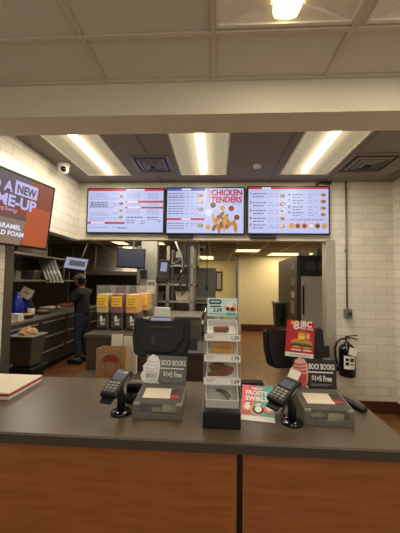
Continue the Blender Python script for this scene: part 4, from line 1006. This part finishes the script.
# fridge at right
FX = at(297, 280, 4.6).x
t = thing('refrigerator', 'tall dark refrigerator with stainless door at the kitchen right', 'refrigerator', (FX, 4.6, 0))
FZ = 1.93
m = MB(); m.b2((0, 0, .08), (.80, 1.35, FZ), FRIDGE, .01); m.build('cabinet', t)
m = MB(); m.b2((.06, -.025, .1), (.79, 0, 1.60), STEEL, .006); d = m.build('door', t)
m = MB(); m.b2((.075, -.055, 1.0), (.10, -.025, 1.45), BLACK, .006); m.build('handle', d)
m = MB(); m.b2((.04, -.02, 1.62), (.79, 0, FZ - .01), BLACKM, .004); g = m.build('grille', t)
m = MB()
for k in range(3): m.b2((.12 + .2 * k, -.026, 1.70), (.28 + .2 * k, -.02, 1.84), DGREY)
m.build('slots', g)
m = MB(); m.b2((.08, .08, 0), (.72, 1.2, .08), BLACKM); m.build('plinth', t)
for y, z, w_, h_, mt in ((.15, 1.72, .2, .14, PAPER), (.12, 1.45, .24, .13, MUTE), (.14, 1.25, .2, .1, PAPER), (.15, .98, .22, .22, KRAFT)):
    m = MB(); m.b2((-.004, y, z), (-.001, y + w_, z + h_), mt); m.build('notice', t, 'paper notice taped to the side')
for k, (x, y) in enumerate(((.2, .3), (.45, .3), (.62, .35))):
    lab = ('cream carton on top of the refrigerator, nearest the corridor', 'grey carton on top of the refrigerator, in the middle', 'brown carton on top of the refrigerator, nearest the steel jamb')[k]
    mt = (CREAMP, GREY, KRAFT)[k]
    simple('carton', lab, 'box', (FX + x, 4.6 + y, FZ), [('carton', lambda m, mt=mt: m.b2((-.065, -.1, .001), (.065, .1, .10 + .03 * (k % 2)), mt, .003))], 'cartons on the refrigerator') if k < 3 else None
q0, q1 = P(274, 303, 5.7), P(287, 326, 5.7)
m = MB(); m.box(((q0.x - FX) / 2 - .001, 1.1, (q0.z + q1.z) / 2), (abs(q0.x - FX), .36, q0.z - q1.z), DGREY, .02, taper=.72); m.b2((q0.x - FX - .012, .91, q0.z - .01), (-.001, 1.29, q0.z + .025), GREY, .008); m.build('side_hopper', t, 'grey slanted hopper on the side')

# kitchen ceiling lights
def klight(px, py, sx, sy, label, power):
    d = at(px, py, 1.0) - Vector((0, 0, CZ)); k = (KZ - CZ) / d.z; q = Vector((0, 0, CZ)) + d * k
    t = thing('kitchen_light', label, 'ceiling light', (q.x, q.y, KZ), group='kitchen ceiling lights')
    m = MB(); m.b2((-sx / 2, -sy / 2, -.012), (sx / 2, sy / 2, -.006), BULBK); m.build('diffuser', t)
    m = MB()
    for a, b in (((-sx / 2 - .02, -sy / 2 - .02), (sx / 2 + .02, -sy / 2)), ((-sx / 2 - .02, sy / 2), (sx / 2 + .02, sy / 2 + .02)), ((-sx / 2 - .02, -sy / 2), (-sx / 2, sy / 2)), ((sx / 2, -sy / 2), (sx / 2 + .02, sy / 2))):
        m.b2((*a, -.014), (*b, -.001), REFL)
    m.build('frame', t)
    area('kitchen_area_light', (q.x, q.y, KZ - .02), sx, sy, power, (1, .84, .58))
klight(120.5, 242.5, .25, .45, 'small lit kitchen light above the dark monitor', 9)
klight(158, 243, .25, .4, 'small lit kitchen light between dark monitor and exhaust box', 9)
klight(207, 257.5, .42, 1.3, 'small lit kitchen light far off above the picture frame', 16)
klight(247.5, 250.3, .58, .6, 'lit kitchen light panel above the slim metal post', 18)
klight(290, 254.0, 1.15, .8, 'wide lit kitchen light panel above the refrigerator', 22)
q = P(225, 252, 6.6)
t = thing('kitchen_vent', 'slotted brown vent in the kitchen ceiling left of the lit panel', 'air vent', (q.x + .02, 6.4, KZ))
m = MB(); m.b2((-.25, -.3, -.012), (.25, .3, -.008), STEELM); m.build('frame', t)
m = MB()
for k in range(5): m.b2((-.22, -.24 + .11 * k, -.02), (.22, -.19 + .11 * k, -.012), BROWNM)
m.build('slots', t)
area('kitchen_area_light', (-1.0, 3.95, KZ - .03), 1.0, .3, 14, rot=(math.radians(-20), 0, 0))  # unseen lamp without a fixture, added to brighten the middle of the kitchen
area('kitchen_area_light', (-2.6, 3.9, KZ - .03), .6, .6, 9)  # likewise added with no fixture, to lift the prep line
area('kitchen_area_light', (.8, 4.0, KZ - .03), .8, .3, 8, rot=(math.radians(-20), 0, 0))  # added unseen as well, for the right side of the kitchen
# ------------------------------------------------------------------ kitchen worker
def skinmesh(name, chains, mtl, parent=None, sub=2, mx=None):
    """chains: list of lists of (point, radius); chains starting on an existing point join there"""
    vs, es, rs, idx = [], [], [], {}
    for ch in chains:
        prev = None
        for p, r in ch:
            key = tuple(round(c, 4) for c in p)
            if key not in idx: idx[key] = len(vs); vs.append(p); rs.append(r if isinstance(r, tuple) else (r, r))
            i = idx[key]
            if prev is not None and prev != i: es.append((prev, i))
            prev = i
    me = bpy.data.meshes.new(name); me.from_pydata(vs, es, []); me.materials.append(mtl)
    o = bpy.data.objects.new(name, me); COL.objects.link(o)
    sk = o.modifiers.new('skin', 'SKIN'); sk.use_smooth_shade = True
    for i, v in enumerate(me.skin_vertices[0].data): v.radius = rs[i]; v.use_root = (i == 0)
    s = o.modifiers.new('sub', 'SUBSURF'); s.levels = sub; s.render_levels = sub
    dg = bpy.context.evaluated_depsgraph_get(); nm = bpy.data.meshes.new_from_object(o.evaluated_get(dg))
    o.modifiers.clear(); o.data = nm; bpy.data.meshes.remove(me)
    for p in nm.polygons: p.use_smooth = True
    if parent: o.parent = parent
    return o
# the worker faces -x (towards the prep counter); local x forward, y left, z up, turned to face it
t = thing('person', 'person in dark shirt, jeans and pale cap working at the prep counter', 'person', (-2.42, 5.12, 0), rz=math.radians(180 - 8))
pel = (0, 0, .80); wst = (.01, 0, .96); chs = (.03, 0, 1.14); upc = (.035, 0, 1.26); nck = (.05, 0, 1.33); nk2 = (.065, 0, 1.38)
def hand(wr, side):
    x, y, z = wr; c = []
    palm = (x + .06, y, z - .01)
    c.append([(wr, .021), (palm, .026)])
    for k, (dy, L) in enumerate(((-.028, .055), (-.010, .065), (.009, .062), (.026, .05))):
        c.append([(palm, .026), (((x + .095), y + dy, z - .012), .0095), (((x + .095 + L * .5), y + dy, z - .025), .0085), (((x + .095 + L * .75), y + dy, z - .05), .007)])
    c.append([(palm, .026), ((x + .07, y - side * .036, z - .005), .010), ((x + .10, y - side * .05, z - .015), .008)])
    return c
ch = [[(pel, .112), (wst, .108), (chs, .112), (upc, .10), (nck, .055), (nk2, .05)]]
for s in (1, -1):
    hip = (0, s * .085, .76); kn = (.03 if s > 0 else .0, s * .095, .43); an = (-.02 if s > 0 else -.03, s * .10, .08); toe = (.10, s * .115, .035)
    ch.append([(pel, .112), (hip, .085), (kn, .055), (an, .04), (toe, .035)])
    sh = (.035, s * .165, 1.265); el = (.10, s * .215, 1.03); wr = (.30, s * .15, 1.035)
    ch.append([(upc, .10), (sh, .056), (el, .042), (wr, .028)]); ch += hand(wr, s)
body = skinmesh('body', ch, SKIN, t)
head = MB(); 
hd = bmesh.new(); bmesh.ops.create_uvsphere(hd, u_segments=20, v_segments=14, radius=1)
for v in hd.verts:
    p = v.co.copy(); f_ = max(0, p.x)
    v.co = Vector((p.x * .095, p.y * .074 * (1 - .18 * max(0, -p.z) * f_), p.z * .115)); 
    if p.z < -.2 and p.x > 0: v.co.x += .008
    if abs(p.y) < .18 and -.35 < p.z < .12 and p.x > .8: v.co.x += .022 * (1 - abs(p.z + .15))   # nose
for f in hd.faces: f.smooth = True
HC = (.085, 0, 1.475)
head.merge(hd, SKIN, Matrix.Translation(HC) @ Matrix.Rotation(.25, 4, 'Y'))
for s in (-1, 1): head.ball((HC[0] - .005, s * .075, HC[2] - .005), .02, SKIN, (.8, .4, 1.2), n=10); head.ball((HC[0] + .083, s * .03, HC[2] - .0), .009, INK, n=8)
head.box((HC[0] + .082, 0, HC[2] - .062), (.012, .04, .008), LOGO, .003)
head.build('head', t)
m = MB(); m.ball((HC[0] - .02, 0, HC[2] + .005), .1, HAIR, (.86, .80, 1.02)); m.build('hair', t)
m = MB(); cp = bmesh.new(); bmesh.ops.create_uvsphere(cp, u_segments=20, v_segments=12, radius=1)
bmesh.ops.delete(cp, geom=[v for v in cp.verts if v.co.z < -.05], context='VERTS')
for f in cp.faces: f.smooth = True
m.merge(cp, CAPM, Matrix.Translation((HC[0] - .005, 0, HC[2] + .045)) @ Matrix.Diagonal((.108, .09, .085, 1)))
m.build('cap', t, 'pale cap')
m = MB(); m.lathe([(.07, 0), (.07, .006), (.05, .012)], (HC[0] + .085, 0, HC[2] + .045), CAPM, sx=1.0, sy=.95); m.build('cap_brim', t)
sc = [[(pel, .152), (wst, .146), (chs, .150), (upc, .138), (nck, .074)]]
for s in (1, -1): sc.append([(upc, .138), ((.035, s * .165, 1.268), .088), ((.09, s * .21, 1.07), .066)])
skinmesh('shirt', sc, SHIRT, t)
jc = [[(wst, .128), (pel, .134)]]
for s in (1, -1):
    jc.append([(pel, .134), ((0, s * .085, .76), .098), ((.03 if s > 0 else .0, s * .095, .43), .068), ((-.02 if s > 0 else -.03, s * .10, .09), .058)])
skinmesh('jeans', jc, JEANS, t)
for s in (1, -1):
    m = MB(); m.box((.05, s * .11, .04), (.27, .10, .08), BLACKM, .03, seg=3); m.build('shoe', t)

# printing belongs to the surface it is printed on
def absorb(o, host):
    bm = bmesh.new(); bm.from_mesh(host.data)
    mx = Matrix() if o.parent is host else host.matrix_local.inverted() @ o.matrix_local
    n = len(host.data.materials)
    for m_ in o.data.materials: host.data.materials.append(m_)
    f0 = len(bm.faces); bm.from_mesh(o.data); bm.verts.ensure_lookup_table(); bm.faces.ensure_lookup_table()
    vs = set()
    for f in bm.faces[f0:]:
        f.material_index += n; vs.update(f.verts)
    for v in vs: v.co = mx @ v.co
    bm.to_mesh(host.data); bm.free(); bpy.data.objects.remove(o)
for o in [o for o in bpy.data.objects if o.name.split('.')[0] in ('lettering', 'heading_bar', 'background', 'footer', 'print', 'pictograms', 'badge')]:
    par = o.parent; host = None
    if par.type == 'MESH': host = par
    else:
        for c in par.children:
            if c.name.split('.')[0] in ('screen', 'card', 'sheet', 'label_panel', 'instruction_label', 'print_face'): host = c
    if host and len(host.users_scene if hasattr(host, 'users_scene') else [1]): absorb(o, host)
# ------------------------------------------------------------------ light and colour
w = bpy.data.worlds.new('room_air'); scn.world = w; w.use_nodes = True
w.node_tree.nodes['Background'].inputs[0].default_value = (1, .95, .86, 1); w.node_tree.nodes['Background'].inputs[1].default_value = .68
scn.view_settings.view_transform = 'Standard'; scn.view_settings.look = 'None'; scn.view_settings.exposure = 0
scn.cycles.max_bounces = 8; scn.cycles.transparent_max_bounces = 12
